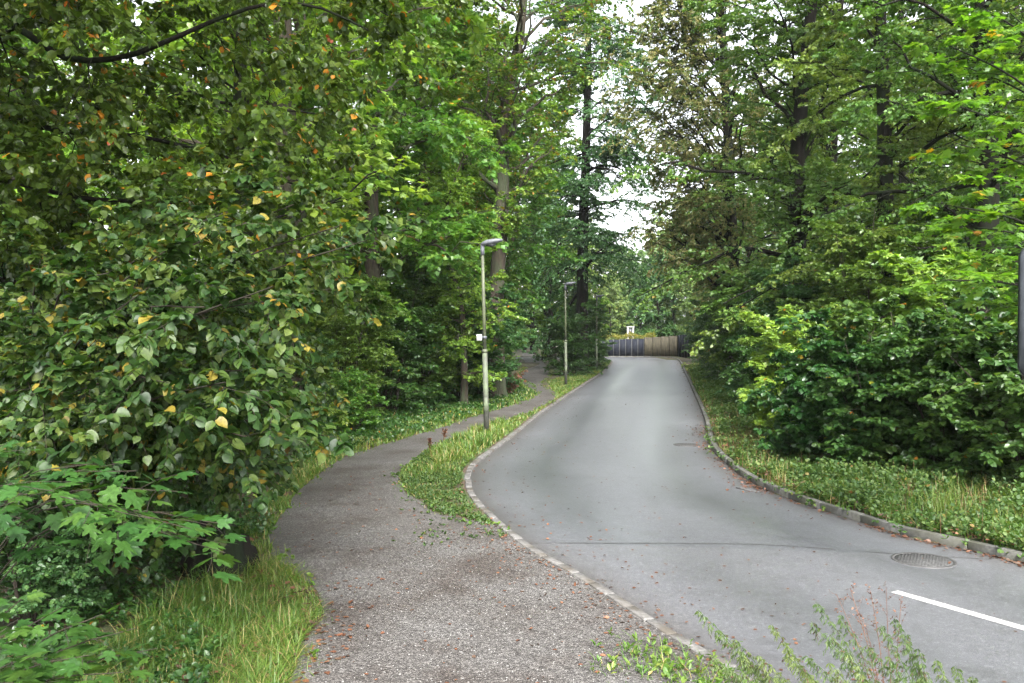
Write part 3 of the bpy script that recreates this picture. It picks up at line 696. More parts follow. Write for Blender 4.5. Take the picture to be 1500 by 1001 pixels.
# ------------------------------------------------------------------ hero trees
# 1 trunk tree by the near lamp
Y = 33.0
b0 = np.array([XC(726, Y), Y, 0])
pts = [A(px, py, Y) - b0 for px, py in [(727, 640), (727, 520), (727, 430), (734, 330), (737, 250), (735, 190), (750, 110), (762, 50), (770, -60), (775, -200)]]
pts[0][2] = -.2
o = build_plant('oak_tree', 'tall leaning brown-barked tree behind the nearest street lamp', 'tree', stemset([stem(pts, .33, .10, 26, .5)]), [
    dict(n=46, t0=.26, t1=.99, ang=1.1, lenf=0, absL=4.8, S=8, droop=.05, wig=.12, planar=0, up=.45, prof=lambda t: np.interp(t, [.3, .5, .75, 1], [.55, .9, 1.1, .7]), rk=.38),
    dict(n=9, t0=.25, t1=1, ang=.9, lenf=.42, S=5, droop=.1, wig=.1, planar=.5, rk=.5),
    dict(n=7, t0=.15, t1=1, ang=.8, lenf=.42, S=4, droop=.12, wig=.07, planar=.5, rk=.5)],
    dict(m=10, size=.135, tmpl=T_diamond(.4), jit=.5), M['bark'], M['l_canopy'], 41, loc=tuple(b0), Kt=(16, 7, 4, 3), skip_twig_wood=True)
o.location.z = .0
# 2 dark tree left of the sky gap
Y = 56.0
b0 = np.array([XC(854, Y), Y, 0])
pts = [A(px, py, Y) - b0 for px, py in [(853, 560), (853, 450), (854, 340), (858, 240), (860, 160), (862, 60), (865, -60), (867, -160)]]
pts[0][2] = -.2
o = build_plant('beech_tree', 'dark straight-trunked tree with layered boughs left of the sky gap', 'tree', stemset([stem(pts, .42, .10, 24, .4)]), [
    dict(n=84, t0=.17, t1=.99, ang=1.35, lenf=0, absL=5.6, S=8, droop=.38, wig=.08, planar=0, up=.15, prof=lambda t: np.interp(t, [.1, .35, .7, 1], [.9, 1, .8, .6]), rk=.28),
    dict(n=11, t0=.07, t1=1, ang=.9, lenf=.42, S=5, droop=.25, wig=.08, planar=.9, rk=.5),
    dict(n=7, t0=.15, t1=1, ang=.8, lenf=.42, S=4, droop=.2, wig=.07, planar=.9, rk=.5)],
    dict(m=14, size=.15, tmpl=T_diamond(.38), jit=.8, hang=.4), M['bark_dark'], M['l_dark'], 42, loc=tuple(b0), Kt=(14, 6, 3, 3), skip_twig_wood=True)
# 3 brownish tree right of the gap: boughs sweeping to the left over the road
Y = 41.0
b0 = np.array([XC(1078, Y), Y, .6])
pts = [A(px, py, Y) - b0 for px, py in [(1078, 560), (1074, 400), (1066, 200), (1056, 0), (1048, -150)]]
pts[0][2] = -.3
o = build_plant('hornbeam_tree', 'brownish seeding tree leaning over the road right of the sky gap', 'tree', stemset([stem(pts, .34, .08, 24, .4)]), [
    dict(n=90, t0=.14, t1=.99, ang=1.0, lenf=0, absL=6.6, S=9, droop=.22, wig=.07, planar=0, up=.5, prof=lambda t: np.interp(t, [.1, .35, .7, 1], [.75, 1, .85, .6]), rk=.3,
         az=lambda r, s: PI + r.normal(0, 1.15, s)),
    dict(n=11, t0=.2, t1=1, ang=.8, lenf=.38, S=5, droop=.3, wig=.08, planar=.3, rk=.5),
    dict(n=8, t0=.15, t1=1, ang=.7, lenf=.42, S=4, droop=.3, wig=.07, planar=.2, rk=.5)],
    dict(m=20, size=.11, tmpl=T_diamond(.36), jit=.9, hang=.5), M['bark_dark'], M['l_brown'], 43, loc=tuple(b0), Kt=(14, 6, 4, 3), skip_twig_wood=True)

# 4 upper left tree: trunk out of frame, dark sagging limb across the top
Y = 9.5
b0 = np.array([XC(-170, Y), Y + .5, 0])
trunk = [[0, 0, -.2], [.1, 0, 3], [.0, .1, 6], [-.1, .2, 10], [0, 0, 14]]
limb = [A(px, py, yy) - b0 for px, py, yy in [(-165, -60, 10), (-60, -10, 9.8), (40, 50, 9.6), (100, 86, 9.5), (180, 84, 9.4), (250, 58, 9.3), (330, 24, 9.3), (400, 5, 9.3), (470, 12, 9.4), (540, 45, 9.5)]]
limb2 = [A(px, py, yy) - b0 for px, py, yy in [(-165, 120, 10), (-60, 150, 10.3), (80, 190, 10.4), (200, 200, 10.5), (330, 230, 10.6), (430, 270, 10.8)]]
limb3 = [A(px, py, yy) - b0 for px, py, yy in [(-160, 300, 10), (-40, 260, 9.8), (120, 290, 9.6), (260, 300, 9.4), (330, 340, 9.2)]]
limb4 = [A(px, py, yy) - b0 for px, py, yy in [(-165, -180, 10), (0, -150, 11), (200, -90, 12), (420, -50, 12.5), (600, 40, 13)]]
limb5 = [A(px, py, yy) - b0 for px, py, yy in [(-160, 420, 10), (-60, 400, 10.2), (60, 420, 10.4), (200, 430, 10.6), (300, 470, 10.8)]]
over = [stem([[0.0, 0, 4.5 + i * .7], m_, e_], .05, .012, 24) for i, (m_, e_) in enumerate([([1.5, -1.5, 6.6], [4.2, -3.0, 6.9]), ([2.2, -.6, 7.4], [5.6, -1.6, 7.8]), ([1.2, -2.6, 7.2], [2.8, -5.4, 7.4]), ([2.8, 0, 8.8], [6.6, -.6, 9.4]), ([.3, -2.4, 6.2], [.8, -4.6, 6.6])])]  # unseen limbs above the frame, added to shade the hazel
zl = lambda x: np.interp(x, limb[:, 0] if hasattr(limb, 'shape') else [q[0] for q in limb], [q[2] for q in limb])
def clear_limb(p): return ~((p[:, 1] < limb[5][1] + .15) & (p[:, 1] > limb[5][1] - 3) & (np.abs(p[:, 2] - zl(p[:, 0]) * (b0[1] + p[:, 1]) / 9.4) < .3) & (p[:, 0] > 2) & (p[:, 2] < 7))
o = build_plant('lime_tree', 'spreading glossy-leaved tree with a dark sagging limb across the top left', 'tree',
    stemset([stem(trunk, .20, .05, 24, .3), stem(limb, .052, .01, 24), stem(limb2, .045, .012, 24), stem(limb3, .04, .01, 24), stem(limb4, .06, .012, 24), stem(limb5, .04, .01, 24)] + over), [
    dict(n=22, t0=.12, t1=1, ang=1.1, lenf=0, absL=2.0, S=7, droop=.35, wig=.1, planar=0, up=.1, prof=lambda t: 1.1 - .4 * t, rk=.3),
    dict(n=8, t0=.15, t1=1, ang=.9, lenf=.42, S=5, droop=.2, wig=.08, planar=.5, rk=.5),
    dict(n=5, t0=.15, t1=1, ang=.8, lenf=.45, S=4, droop=.2, wig=.07, planar=.5, rk=.5)],
    dict(m=9, size=.078, tmpl=T_oval(.38), jit=.5, hang=.5), M['bark_dark'], M['l_glossy'], 44, loc=tuple(b0), Kt=(14, 6, 4, 3), skip_twig_wood=True, woodname='trunk', keep=clear_limb)
# 5 maple behind it with big leaves reaching to x~640
Y = 14.0
b0 = np.array([XC(352, Y), Y, 0])
pts = [[0, 0, -.2], [.05, 0, 3], [0, 0, 6], [.1, .2, 10], [.2, 0, 13]]
o = build_plant('maple_tree', 'maple with big pale leaves and a dark trunk in the upper left', 'tree', stemset([stem(pts, .16, .04, 22, .4)]), [
    dict(n=40, t0=.27, t1=.98, ang=1.2, lenf=0, absL=3.3, S=8, droop=.25, wig=.08, planar=0, up=.35, prof=lambda t: np.interp(t, [.1, .4, .7, 1], [.8, 1, .8, .3]), rk=.3),
    dict(n=7, t0=.2, t1=1, ang=.9, lenf=.42, S=5, droop=.15, wig=.08, planar=.8, rk=.5),
    dict(n=4, t0=.15, t1=1, ang=.8, lenf=.45, S=4, droop=.12, wig=.07, planar=.8, rk=.5)],
    dict(m=6, size=.15, tmpl=T_lobed(), jit=.4, hang=.3), M['bark_dark'], M['l_maple'], 45, loc=tuple(b0), Kt=(12, 6, 4, 3), skip_twig_wood=True)

# 6 big hazel bush leaning over the path
def hazel():
    rng = np.random.default_rng(51); b0 = np.array([-4.9, 9.2, 0]); st = []
    tips = [(560, 345, 7.2), (500, 330, 7.6), (430, 300, 7.4), (360, 300, 7.0), (300, 330, 6.6), (460, 430, 6.8), (400, 420, 6.0), (300, 450, 5.8), (220, 420, 6.2), (160, 400, 6.6), (390, 540, 6.6), (360, 640, 6.2), (330, 560, 5.8), (240, 560, 6.2), (365, 650, 6.8), (440, 500, 8.6), (100, 480, 6.8), (60, 380, 7.4), (250, 350, 8), (500, 420, 8.8), (150, 560, 6.4), (405, 620, 8.6), (375, 680, 8.0), (40, 560, 6.4)]
    for i, (px, py, yy) in enumerate(tips):
        e = A(px, py, yy) - b0; s = np.array([rng.uniform(-.28, .28), rng.uniform(-.25, .25), -.1])
        mid = s * .5 + e * .5; mid[2] = max(e[2] * .78, e[2] * .5) + rng.uniform(.1, .5); m1 = s * .82 + e * .18 + np.array([rng.normal(0, .14), rng.normal(0, .12), 0]); m1[2] = e[2] * .4 + .2
        st.append(stem([s, m1, mid, e], rng.uniform(.011, .022), .004, 14))
    return build_plant('hazel_bush', 'large hazel bush with yellowing round leaves overhanging the gravel path', 'bush', stemset(st), [
        dict(n=13, t0=.25, t1=1, ang=1.0, lenf=0, absL=1.05, S=6, droop=.2, wig=.08, planar=0, up=.1, prof=lambda t: 1.15 - .55 * t, rk=.45),
        dict(n=7, t0=.12, t1=1, ang=.9, lenf=.42, S=4, droop=.15, wig=.06, planar=.6, rk=.5)],
        [dict(m=14, size=.060, tmpl=T_round(.43), jit=.5, hang=.35, sj=.5), dict(level=1, m=8, size=.078, tmpl=T_round(.40), jit=.5, hang=.3, sj=.4)], M['twig'], M['l_hazel'], 52, loc=tuple(b0), Kt=(7, 5, 3), woodname='stems', crownname='foliage')
hazel()

# 7 sycamore sapling sprays low left
def saps(label, b0, tips, seed, size, n1=4, m=5, mat='l_syc', hmid=.12, name='sycamore_sapling', tm=None):
    b0 = np.array(b0, float); rng = np.random.default_rng(seed); st = []
    for px, py, yy in tips:
        e = A(px, py, yy) - b0; mid = e * .5; mid[2] = e[2] * .5 + hmid * np.linalg.norm(e) + .1
        st.append(stem([[rng.uniform(-.05, .05), rng.uniform(-.05, .05), -.05], mid, e], .008, .002, 12))
    return build_plant(name, label, 'sapling', stemset(st), [
        dict(n=n1, t0=.45, t1=1, ang=.9, lenf=.22, S=4, droop=.12, wig=.05, planar=.9, rk=.5)],
        [dict(m=m, size=size, tmpl=tm or T_maple(), jit=.22, hang=.15, t0=.2, pet=.35), dict(level=0, m=6, size=size, tmpl=tm or T_maple(), jit=.25, hang=.2, t0=.6, pet=.4)], M['twig'], M[mat], seed + 1, loc=tuple(b0), Kt=(6, 4), woodname='stems', crownname='foliage')
saps('young sycamore arching low green sprays below the hazel bush', (-4.1, 5.9, 0), [(330, 810, 4.9), (280, 775, 4.8), (220, 760, 4.8), (150, 740, 4.7), (80, 720, 4.6), (200, 690, 5.2), (130, 680, 5.3), (340, 770, 5.5), (30, 760, 4.6), (260, 720, 5.4), (10, 650, 5.0)], 61, .11, n1=5, m=4, hmid=.2)
saps('low sycamore seedlings filling the bottom left corner', (-3.1, 4.6, 0), [(200, 920, 4.6), (150, 900, 4.5), (90, 890, 4.4), (40, 870, 4.4), (60, 960, 4.1), (130, 960, 4.2), (10, 920, 4.1), (180, 985, 4.3), (20, 1000, 3.9), (100, 1010, 3.9), (230, 950, 4.9)], 63, .10, n1=3, m=3)
# 8 bright maple overhang on the right
saps_b0 = np.array([XC(1640, 10), 10, 0])
st = [stem([[0, 0, -.2], [0, 0, 2.5], [-.1, 0, 5], [0, 0, 8.5]], .09, .02, 18)]
for px, py, yy in [(1375, 60, 9.2), (1390, 150, 9.0), (1400, 210, 9.5), (1385, 300, 8.8), (1400, 330, 9.4), (1380, 410, 8.6), (1420, 100, 9.8), (1450, 260, 8.4), (1440, 380, 9.0), (1480, 20, 9), (1470, 450, 9.5), (1430, 5, 9.4)]:
    e = A(px, py, yy) - saps_b0; s = np.array([0, 0, e[2] * .72]); st.append(stem([s, s * .5 + e * .5 + np.array([0, 0, .35]), e], .025, .004, 18))
build_plant('maple_tree', 'slender maple with bright lime-green sprays at the right edge', 'tree', stemset(st), [
    dict(n=9, t0=.3, t1=1, ang=.9, lenf=0, absL=.8, S=5, droop=.15, wig=.06, planar=.9, rk=.45),
    dict(n=4, t0=.2, t1=1, ang=.8, lenf=.4, S=4, droop=.1, wig=.05, planar=.9, rk=.5)],
    dict(m=7, size=.085, tmpl=T_maple(), jit=.28, hang=.12), M['bark_dark'], M['l_bright'], 71, loc=tuple(saps_b0), Kt=(8, 5, 3))

# ------------------------------------------------------------------ placed trees on the right with visible trunks
put(TB1, 'big dark-trunked beech with layered boughs, left of the right-hand trunks', XC(1178, 30), 30, 1.0, 1.12)
put(TB2, 'beech with a thin straight dark trunk between two thicker trunks on the right', XC(1300, 25), 25, 2.2, .95)
put(TB1, 'beech with a thick dark trunk rising behind the bright maple sprays', XC(1432, 21), 21, 4.0, .9)
put(TB2, 'beech closing the road edge above the far right kerb', XC(1165, 60), 60, .5, 1.0)
put(TM1, 'green maple rising behind the left bushes near the footpath', XC(600, 34), 34, .3, .95)
put(TM2, 'small maple with layered sprays crossing in front of the leaning trunk', XC(680, 29.5), 29.5, 5.1, .55)
put(TM2, 'pale green maple between the near lamp and the leaning tree', XC(655, 42), 42, 1.3, 1.05)
put(TM2, 'maple standing over the far end of the gravel path', XC(742, 62), 62, 2.9, 1.05)
put(TB2, 'dark beech crown just left of the second street lamp', XC(800, 75), 75, 3.3, 1.05)
# forest rows
rng = np.random.default_rng(99)
protos = [TB1, TB2, TM1, TM2, TC]
def forest(cols, Ys, names, group, label):
    for Y_ in Ys:
        for c in cols(Y_):
            if (Y_ < 30 and -60 < c < 330) or (Y_ == 39 and 60 < c < 300): continue
            x = XC(c, Y_) + rng.normal(0, .6); y = Y_ + rng.normal(0, 1.2)
            put(protos[rng.choice(len(protos), p=names)], label, x, y, rng.uniform(0, 6.28), rng.uniform(.88, 1.18), group)
forest(lambda Y_: np.arange(-120, 560 if Y_ < 30 else 740, 4600 / Y_), [19, 28, 39, 52], [.15, .15, .3, .25, .15], 'trees of the left wood', 'tall green tree standing in the wood left of the path')
forest(lambda Y_: np.arange(-100, 830, 6200 / Y_), [68, 90], [.2, .2, .2, .2, .2], 'trees deep in the left wood', 'tree deep in the wood left of the road')
forest(lambda Y_: np.arange(1330 if Y_ < 30 else 1215, 1700, 4600 / Y_), [36, 48], [.45, .35, .1, .1, 0], 'trees of the right wood', 'tall green tree standing in the wood right of the road')
forest(lambda Y_: np.arange(1100, 1650, 5600 / Y_), [66, 86], [.4, .3, .1, .1, .1], 'trees deep in the right wood', 'tree deep in the wood right of the road')
# far low trees behind the fence
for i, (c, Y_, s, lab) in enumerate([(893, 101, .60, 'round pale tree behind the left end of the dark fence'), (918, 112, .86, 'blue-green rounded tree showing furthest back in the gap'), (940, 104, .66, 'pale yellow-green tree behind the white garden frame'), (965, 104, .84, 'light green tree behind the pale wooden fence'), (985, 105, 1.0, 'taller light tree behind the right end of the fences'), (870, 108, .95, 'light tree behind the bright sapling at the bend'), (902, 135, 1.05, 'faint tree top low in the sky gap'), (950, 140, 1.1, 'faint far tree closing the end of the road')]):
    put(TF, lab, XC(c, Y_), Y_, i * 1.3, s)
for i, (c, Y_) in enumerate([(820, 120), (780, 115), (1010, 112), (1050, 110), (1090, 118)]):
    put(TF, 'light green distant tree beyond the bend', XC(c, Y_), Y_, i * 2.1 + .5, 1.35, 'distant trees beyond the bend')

# ------------------------------------------------------------------ bushes
L_ = [  # proto, px, Y, scale, rot, label
 (BD, 395, 18.5, .72, .3, 'dark bush closing the view behind the hazel'), (BB1, 505, 24.5, .8, 1.1, 'beech bush behind the bright maple seedling left of the path'),
 (BB2, 570, 27, 1.05, 2.0, 'bushy green shrub midway along the left grass edge'), (BB1, 620, 30, 1.0, 3.0, 'spreading beech bush left of the nearest street lamp'),
 (BB2, 668, 31, 1.1, 4.0, 'green shrub immediately left of the nearest lamp pole'), (BD, 700, 33.5, 1.0, 5.0, 'dark bush behind the nearest lamp pole'),
 (BB1, 708, 38, 1.0, .6, 'beech bush at the foot of the leaning tree'), (BD, 560, 36, 1.2, 1.6, 'dark bush in the second row left of the path'),
 (BB1, 640, 42, 1.3, 2.6, 'tall beech bush in the second row behind the near lamp'), (BB1, 480, 28, 1.3, 3.6, 'tall beech bush deep behind the hazel'),
 (BD, 712, 48, 1.1, 4.6, 'dark bush left of the footpath where it enters the wood'), (BB2, 838, 50, 1.0, 5.6, 'leafy bush right of the footpath behind the second lamp'),
 (BD, 862, 57, .95, .9, 'dark bush at the foot of the straight dark tree'), (BB1, 855, 60, .9, 1.9, 'bush between the second and farthest street lamps'),
 (BB1, 716, 66, 1.1, 2.4, 'bush hiding the end of the footpath on its left'), (BD, 770, 104, 1.3, 2.9, 'dark bush closing the end of the footpath'), (BD, 846, 80, 1.2, .4, 'dark bush right of the far footpath'),
 (BR2, 862, 66, .9, 3.9, 'low bush left of the road bend'),
 (BB2, 1035, 70, 1.0, .2, 'green bush at the far right of the road by the dark fence'), (BB1, 1048, 58, .95, 1.2, 'beech bush above the far right kerb'),
 (BD, 1068, 50, 1.15, 2.2, 'dark bush below the brownish tree'), (BB2, 1078, 42, 1.0, 3.2, 'green bush below the brownish tree beside the verge'),
 (BB1, 1100, 35, .95, 4.2, 'arching beech bush beside the right grass verge'), (BD, 1120, 29, .9, 5.2, 'dark bush behind the first leafy shrubs on the right'),
 (BB2, 1135, 24, .72, .7, 'small green shrub at the back of the right verge'), (BM, 1165, 19.5, .78, 1.7, 'maple bush with pale upright shoots on the right'),
 (BR1, 1215, 17.6, .92, 2.7, 'tall glossy shrub standing right of the pale maple shoots'), (BR2, 1275, 16.8, .95, 3.7, 'dense shrub in the middle of the right thicket'),
 (BR1, 1335, 17.2, 1.05, 4.7, 'shrub behind the middle of the right thicket'), (BR2, 1390, 15.6, .95, 5.7, 'shrub in front of the thick beech trunk on the right'),
 (BR1, 1450, 15.8, 1.05, .1, 'tall shrub near the right edge of the thicket'), (BR2, 1525, 14.5, 1.05, 1.0, 'shrub cut by the right edge behind the road sign'),
 (BM, 1400, 18.5, 1.05, 1.4, 'maple bush reaching above the right thicket'), (BB1, 1260, 22, 1.0, 2.1, 'tall dark beech bush behind the right thicket'), (BD, 1360, 24, 1.2, 2.1, 'dark bush in the shade behind the right thicket'), (BD, 1480, 22, 1.2, 5.1, 'dark bush in the shade at the far right'),
 (BD, 1190, 27, 1.1, 1.1, 'dark bush at the foot of the big dark-trunked beech'),
 (BM, 520, 21.5, .42, 2.2, 'small bright maple seedling on the left grass edge'),
 (BD, 40, 7.6, .42, 1.4, 'low dark bush in deep shade under the hazel, nearest the left edge'), (BD, 200, 10.6, .45, 3.0, 'low dark bush in deep shade behind the sycamore sprays'),
 (BD, 120, 12.5, .8, 2.4, 'dark bush in the shade behind the hazel at left'), (BD, 300, 14.5, .8, 4.4, 'dark bush in the shade behind the hazel near the trunk'), (BD, -20, 11.5, .9, .4, 'dark bush in the shade at the left edge'), (BB1, 400, 18.5, .8, 2.8, 'beech bush in the shade between hazel and maple trunk'),
]
for pr, c, Y_, s, rz, lab in L_:
    if c > 1200 and Y_ < 18: Y_ *= .955
    put(pr, lab, XC(c, Y_), Y_, rz, s)
# bright small tree by the bend
rngb = np.random.default_rng(81)
bt = XC(888, 68)
build_plant('young_tree', 'bright lime-green young tree with a thin dark stem by the bend', 'tree', stemset([stem([[0, 0, -.1], [0, 0, 2.2], [.05, 0, 4.8]], .07, .02, 12)]), [
    dict(n=22, t0=.45, t1=1, ang=1.1, lenf=0, absL=1.3, S=5, droop=.1, wig=.08, planar=0, up=.4, rk=.35),
    dict(n=7, t0=.2, t1=1, ang=.9, lenf=.45, S=4, droop=.1, wig=.06, planar=.4, rk=.5)],
    dict(m=9, size=.14, tmpl=T_diamond(.4), jit=.5), M['bark_dark'], M['l_bright'], 82, loc=(bt - .5, 68, .04), Kt=(8, 4, 3))

# ------------------------------------------------------------------ stump, dead things
def stump(loc):
    t = empty('tree_stump', loc); tag(t, 'dark rotten stump under the hazel bush at the path edge', 'stump')
    rng = np.random.default_rng(5); K = 28; zs = [-.1, .02, .12, .25, .36, .44, .47]; v = []
    ph = rng.uniform(0, 6.28, 5)
    for i, z in enumerate(zs):
        for k in range(K):
            q = k * 2 * PI / K; r = (.40 - .28 * z) * (1 + .16 * math.sin(3 * q + ph[0]) + .08 * math.sin(7 * q + ph[1] + z * 3) + rng.normal(0, .03))
            if i == len(zs) - 1: r *= .8
            v.append((r * math.cos(q), r * math.sin(q), z + (.10 * math.sin(2 * q + ph[2]) if z > .3 else 0)))
    n = len(zs); f = [[i * K + k, i * K + (k + 1) % K, i * K + K + (k + 1) % K, i * K + K + k] for i in range(n - 1) for k in range(K)]
    v.append((0, 0, .38)); c = len(v) - 1
    a = Acc(); a.add(v, [f, [[(n - 1) * K + k, (n - 1) * K + (k + 1) % K, c] for k in range(K)]])
    link('bark', a.mesh('stump_bark'), t, M['bark_dark'])
stump((XC(322, 9.3), 9.3, .03))
# dry fallen branch pile beside the path entrance
t = empty('fallen_branch', (XC(741, 34.5), 34.5, .04)); tag(t, 'reddish-brown dead branch with dry leaves left of the path', 'fallen branch')
P, Rr = bushstems(np.random.default_rng(9), 7, .95, .5, .03, base=.3)
rngq = np.random.default_rng(10); p2, r2 = sprout(rngq, P, Rr, 6, .3, 1, 1.0, .35, planar=0)
W = Acc(); V, Fq = tubes(P, Rr, 5); W.add(V, [Fq]); V, Fq = tubes(p2, np.maximum(r2, .004), 3); W.add(V, [Fq]); link('branches', W.mesh('dead_branches', True), t, M['deadstalk'])
V, Fc, v, a_ = leaves(rngq, p2, 6, .11, T_oval(), jit=.8, hang=.6); link('dry_leaves', mk('dry_leaves', V, [Fc], {'v': v, 'a': a_}), t, M['l_dead'])
# dead dock stalks
def dock(px, py, h, lab):
    rng = np.random.default_rng(int(px)); t = empty('dock_plant', G(px, py, .045)); tag(t, lab, 'dead plant')
    P = stemset([stem([[0, 0, -.02], [.01, 0, h * .5], [rng.normal(0, .04), 0, h]], .007, .004, 8) for _ in range(3)])
    V, Fq = tubes(*P, 5); link('stalk', mk('dock_stalk', V, [Fq]), t, M['deadstalk'])
    p2, r2 = sprout(rng, P[0], P[1], 9, .35, 1, .5, 0, absL=.10, planar=0, S=4)
    V, Fc, v, a_ = leaves(rng, p2, 14, .022, T_oval(.45), jit=1.2, t0=.0); link('seeds', mk('dock_seeds', V, [Fc], {'v': v, 'a': a_}), t, M['l_dead'])
dock(629, 664, .28, 'brown seeding dock stalk at the tip of the grass island')
dock(650, 645, .24, 'smaller brown dock stalk further along the grass island')

# ------------------------------------------------------------------ grass and ground cover
def region(poly_px, n, rng, z=None, clump=0.0, csz=.5):
    W_ = np.array([G(px, py)[:2] for px, py in poly_px]); lo, hi = W_.min(0), W_.max(0); out = []
    got = 0
    while got < n:
        q = rng.uniform(lo, hi, (n * 2, 2))
        k = inpoly(q[:, 0], q[:, 1], W_)
        # more samples near the camera
        k &= rng.random(len(q)) < np.clip((13.0 / np.maximum(q[:, 1], 1)) ** 1.0, 0, 1)
        k &= ~inroad(q[:, 0], q[:, 1]) & ~inpoly(q[:, 0], q[:, 1], PPX)
        k &= (np.abs(q[:, 0] - xl(q[:, 1]) + .07) > .09) & (np.abs(q[:, 0] - xr(q[:, 1]) - .07) > .09)
        if clump > 0:
            f = np.sin(q[:, 0] * 2.1 / csz + 1.3 * np.sin(q[:, 1] * 1.7 / csz)) * np.sin(q[:, 1] * 1.9 / csz + 1.1 * np.sin(q[:, 0] * 1.3 / csz))
            k &= (f * .5 + .5 + rng.normal(0, .2, len(q))) > clump
        q = q[k]; out.append(q); got += len(q)
    return np.concatenate(out)[:n]
def blades(acc, rng, Q, h, w, bend=.5, hj=.4):
    n = len(Q); az = rng.uniform(0, 2 * PI, n); hh = h * rng.uniform(1 - hj, 1 + hj, n) * (0.8 + .35 * np.sin(Q[:, 0] * 2.3 + Q[:, 1] * 1.1) * np.sin(Q[:, 1] * 1.7)); bb = bend * rng.uniform(.2, 1.2, n)
    d = np.stack([np.cos(az), np.sin(az), 0 * az], -1); s = np.stack([-np.sin(az), np.cos(az), 0 * az], -1)
    fw = np.clip(Q[:, 1] / 9, 1, 4)
    base = np.stack([Q[:, 0], Q[:, 1], tz(Q[:, 0], Q[:, 1]) - .01], -1); V = []
    for t, k in ((0, 1), (.4, .85), (.75, .55), (1, .03)):
        c = base + d * (bb * hh * t * t)[:, None] + Z * (hh * (t - .35 * bb * t * t))[:, None]
        V += [c - s * (w * k * fw)[:, None], c + s * (w * k * fw)[:, None]]
    V = np.stack(V, 1); off = (np.arange(n) * 8)[:, None]
    f = np.concatenate([np.array([[0, 1, 3, 2], [2, 3, 5, 4], [4, 5, 7, 6]])[None] + off[:, :, None]], 0).reshape(-1, 4)
    v = np.clip(rng.random(n) * .6 + .4 * (.5 + .5 * np.sin(Q[:, 0] * 1.7) * np.cos(Q[:, 1] * 1.3)), 0, 1); a = rng.random(n)
    acc.add(V.reshape(-1, 3), [f], v=np.repeat(v, 8), a=np.repeat(a, 8))
def rosettes(acc, rng, Q, size, m=6, h=.06, tm=None, jit=.4):
    n = len(Q); fs = np.clip(Q[:, 1] / 12, 1, 2.2)
    b = np.stack([Q[:, 0], Q[:, 1], tz(Q[:, 0], Q[:, 1])], -1)
    P = np.stack([b, b + np.stack([rng.normal(0, h * .5, n), rng.normal(0, h * .5, n), h * rng.uniform(.4, 1.3, n)], -1)], 1)
    tm = tm or T_round(.4)
    V, Fc, v, a = leaves(rng, P, m, size, tm, jit=jit, hang=-.2, t0=.3, spread=.9, sj=.4)
    acc.add(V, [Fc], v=v, a=a)
rng = np.random.default_rng(123)
ac = Acc()
blades(ac, rng, region([(150, 1060), (430, 1060), (440, 950), (478, 900), (440, 850), (370, 830), (300, 870), (150, 960), (60, 1060)], 13000, rng), .17, .0032, 1.5, hj=.6)
blades(ac, rng, region([(150, 1060), (400, 1060), (420, 950), (450, 900), (430, 850), (370, 830), (300, 870), (150, 960), (60, 1060)], 5000, rng, clump=.45, csz=.35), .27, .003, 1.2, hj=.5)
blades(ac, rng, region([(340, 830), (410, 815), (430, 740), (480, 690), (440, 680), (380, 740), (330, 790)], 3500, rng, clump=.3), .13, .004, .8)
blades(ac, rng, region([(430, 720), (480, 690), (520, 670), (640, 633), (740, 600), (785, 580), (760, 562), (700, 580), (620, 600), (520, 620), (430, 640)], 12000, rng), .17, .0045, .8)
tag(link('verge_grass', ac.mesh('verge_grass'), None, M['grass']), 'long fresh green grass along the left edge of the gravel path', 'grass', kind='stuff')
ac = Acc()
rosettes(ac, rng, region([(0, 1060), (300, 1060), (330, 860), (400, 790), (370, 740), (0, 780)], 2600, rng, clump=.4), .04, 5, .12)
rosettes(ac, rng, region([(440, 690), (520, 665), (740, 600), (785, 580), (740, 560), (500, 600), (430, 640)], 3600, rng), .06, 5, .14)
tag(link('undergrowth', ac.mesh('undergrowth'), None, M['l_shrub']), 'small dark leafy undergrowth below the left bushes', 'undergrowth', kind='stuff')
ac = Acc()
blades(ac, rng, region([(590, 712), (583, 700), (640, 650), (740, 612), (815, 580), (800, 560), (870, 540), (900, 525), (893, 545), (860, 566), (800, 606), (700, 672), (690, 700), (640, 700)], 14000, rng), .12, .004, .9)
blades(ac, rng, region([(630, 672), (650, 655), (740, 612), (740, 640), (700, 668), (640, 690)], 4200, rng, clump=.35, csz=.5), .25, .0045, .9, hj=.6)
blades(ac, rng, region([(590, 700), (690, 690), (745, 778), (700, 765), (640, 750), (600, 725)], 1500, rng, clump=.55, csz=.45), .07, .003, .9)
tag(link('island_grass', ac.mesh('island_grass'), None, M['grass']), 'bright grass on the strip between footpath and road', 'grass', kind='stuff')
ac = Acc()
rosettes(ac, rng, region([(585, 712), (583, 695), (640, 655), (690, 675), (690, 705), (660, 712)], 1500, rng), .028, 6, .04)
rosettes(ac, rng, region([(590, 705), (690, 700), (745, 778), (700, 768), (640, 755), (600, 728)], 900, rng, clump=.5, csz=.4), .026, 6, .03)
blades(ac, rng, region([(585, 712), (583, 695), (640, 655), (690, 675), (700, 705), (745, 778), (660, 750), (600, 728)], 6000, rng, clump=.3, csz=.4), .085, .0028, 1.1, hj=.6)
q = np.concatenate([np.random.default_rng(8).normal(G(px, py)[:2], sd, (nn_, 2)) for px, py, sd, nn_ in ((600, 712, .12, 90), (625, 735, .16, 90), (655, 752, .2, 110), (690, 768, .22, 90), (720, 765, .16, 110), (700, 742, .2, 90), (655, 790, .25, 50), (590, 700, .12, 60), (735, 788, .12, 50))])
q = q[~inroad(q[:, 0], q[:, 1]) & (q[:, 0] < xl(q[:, 1]) - .15)]
rosettes(ac, rng, q[::2], .026, 6, .03); blades(ac, rng, q + .03, .07, .003, 1.0)
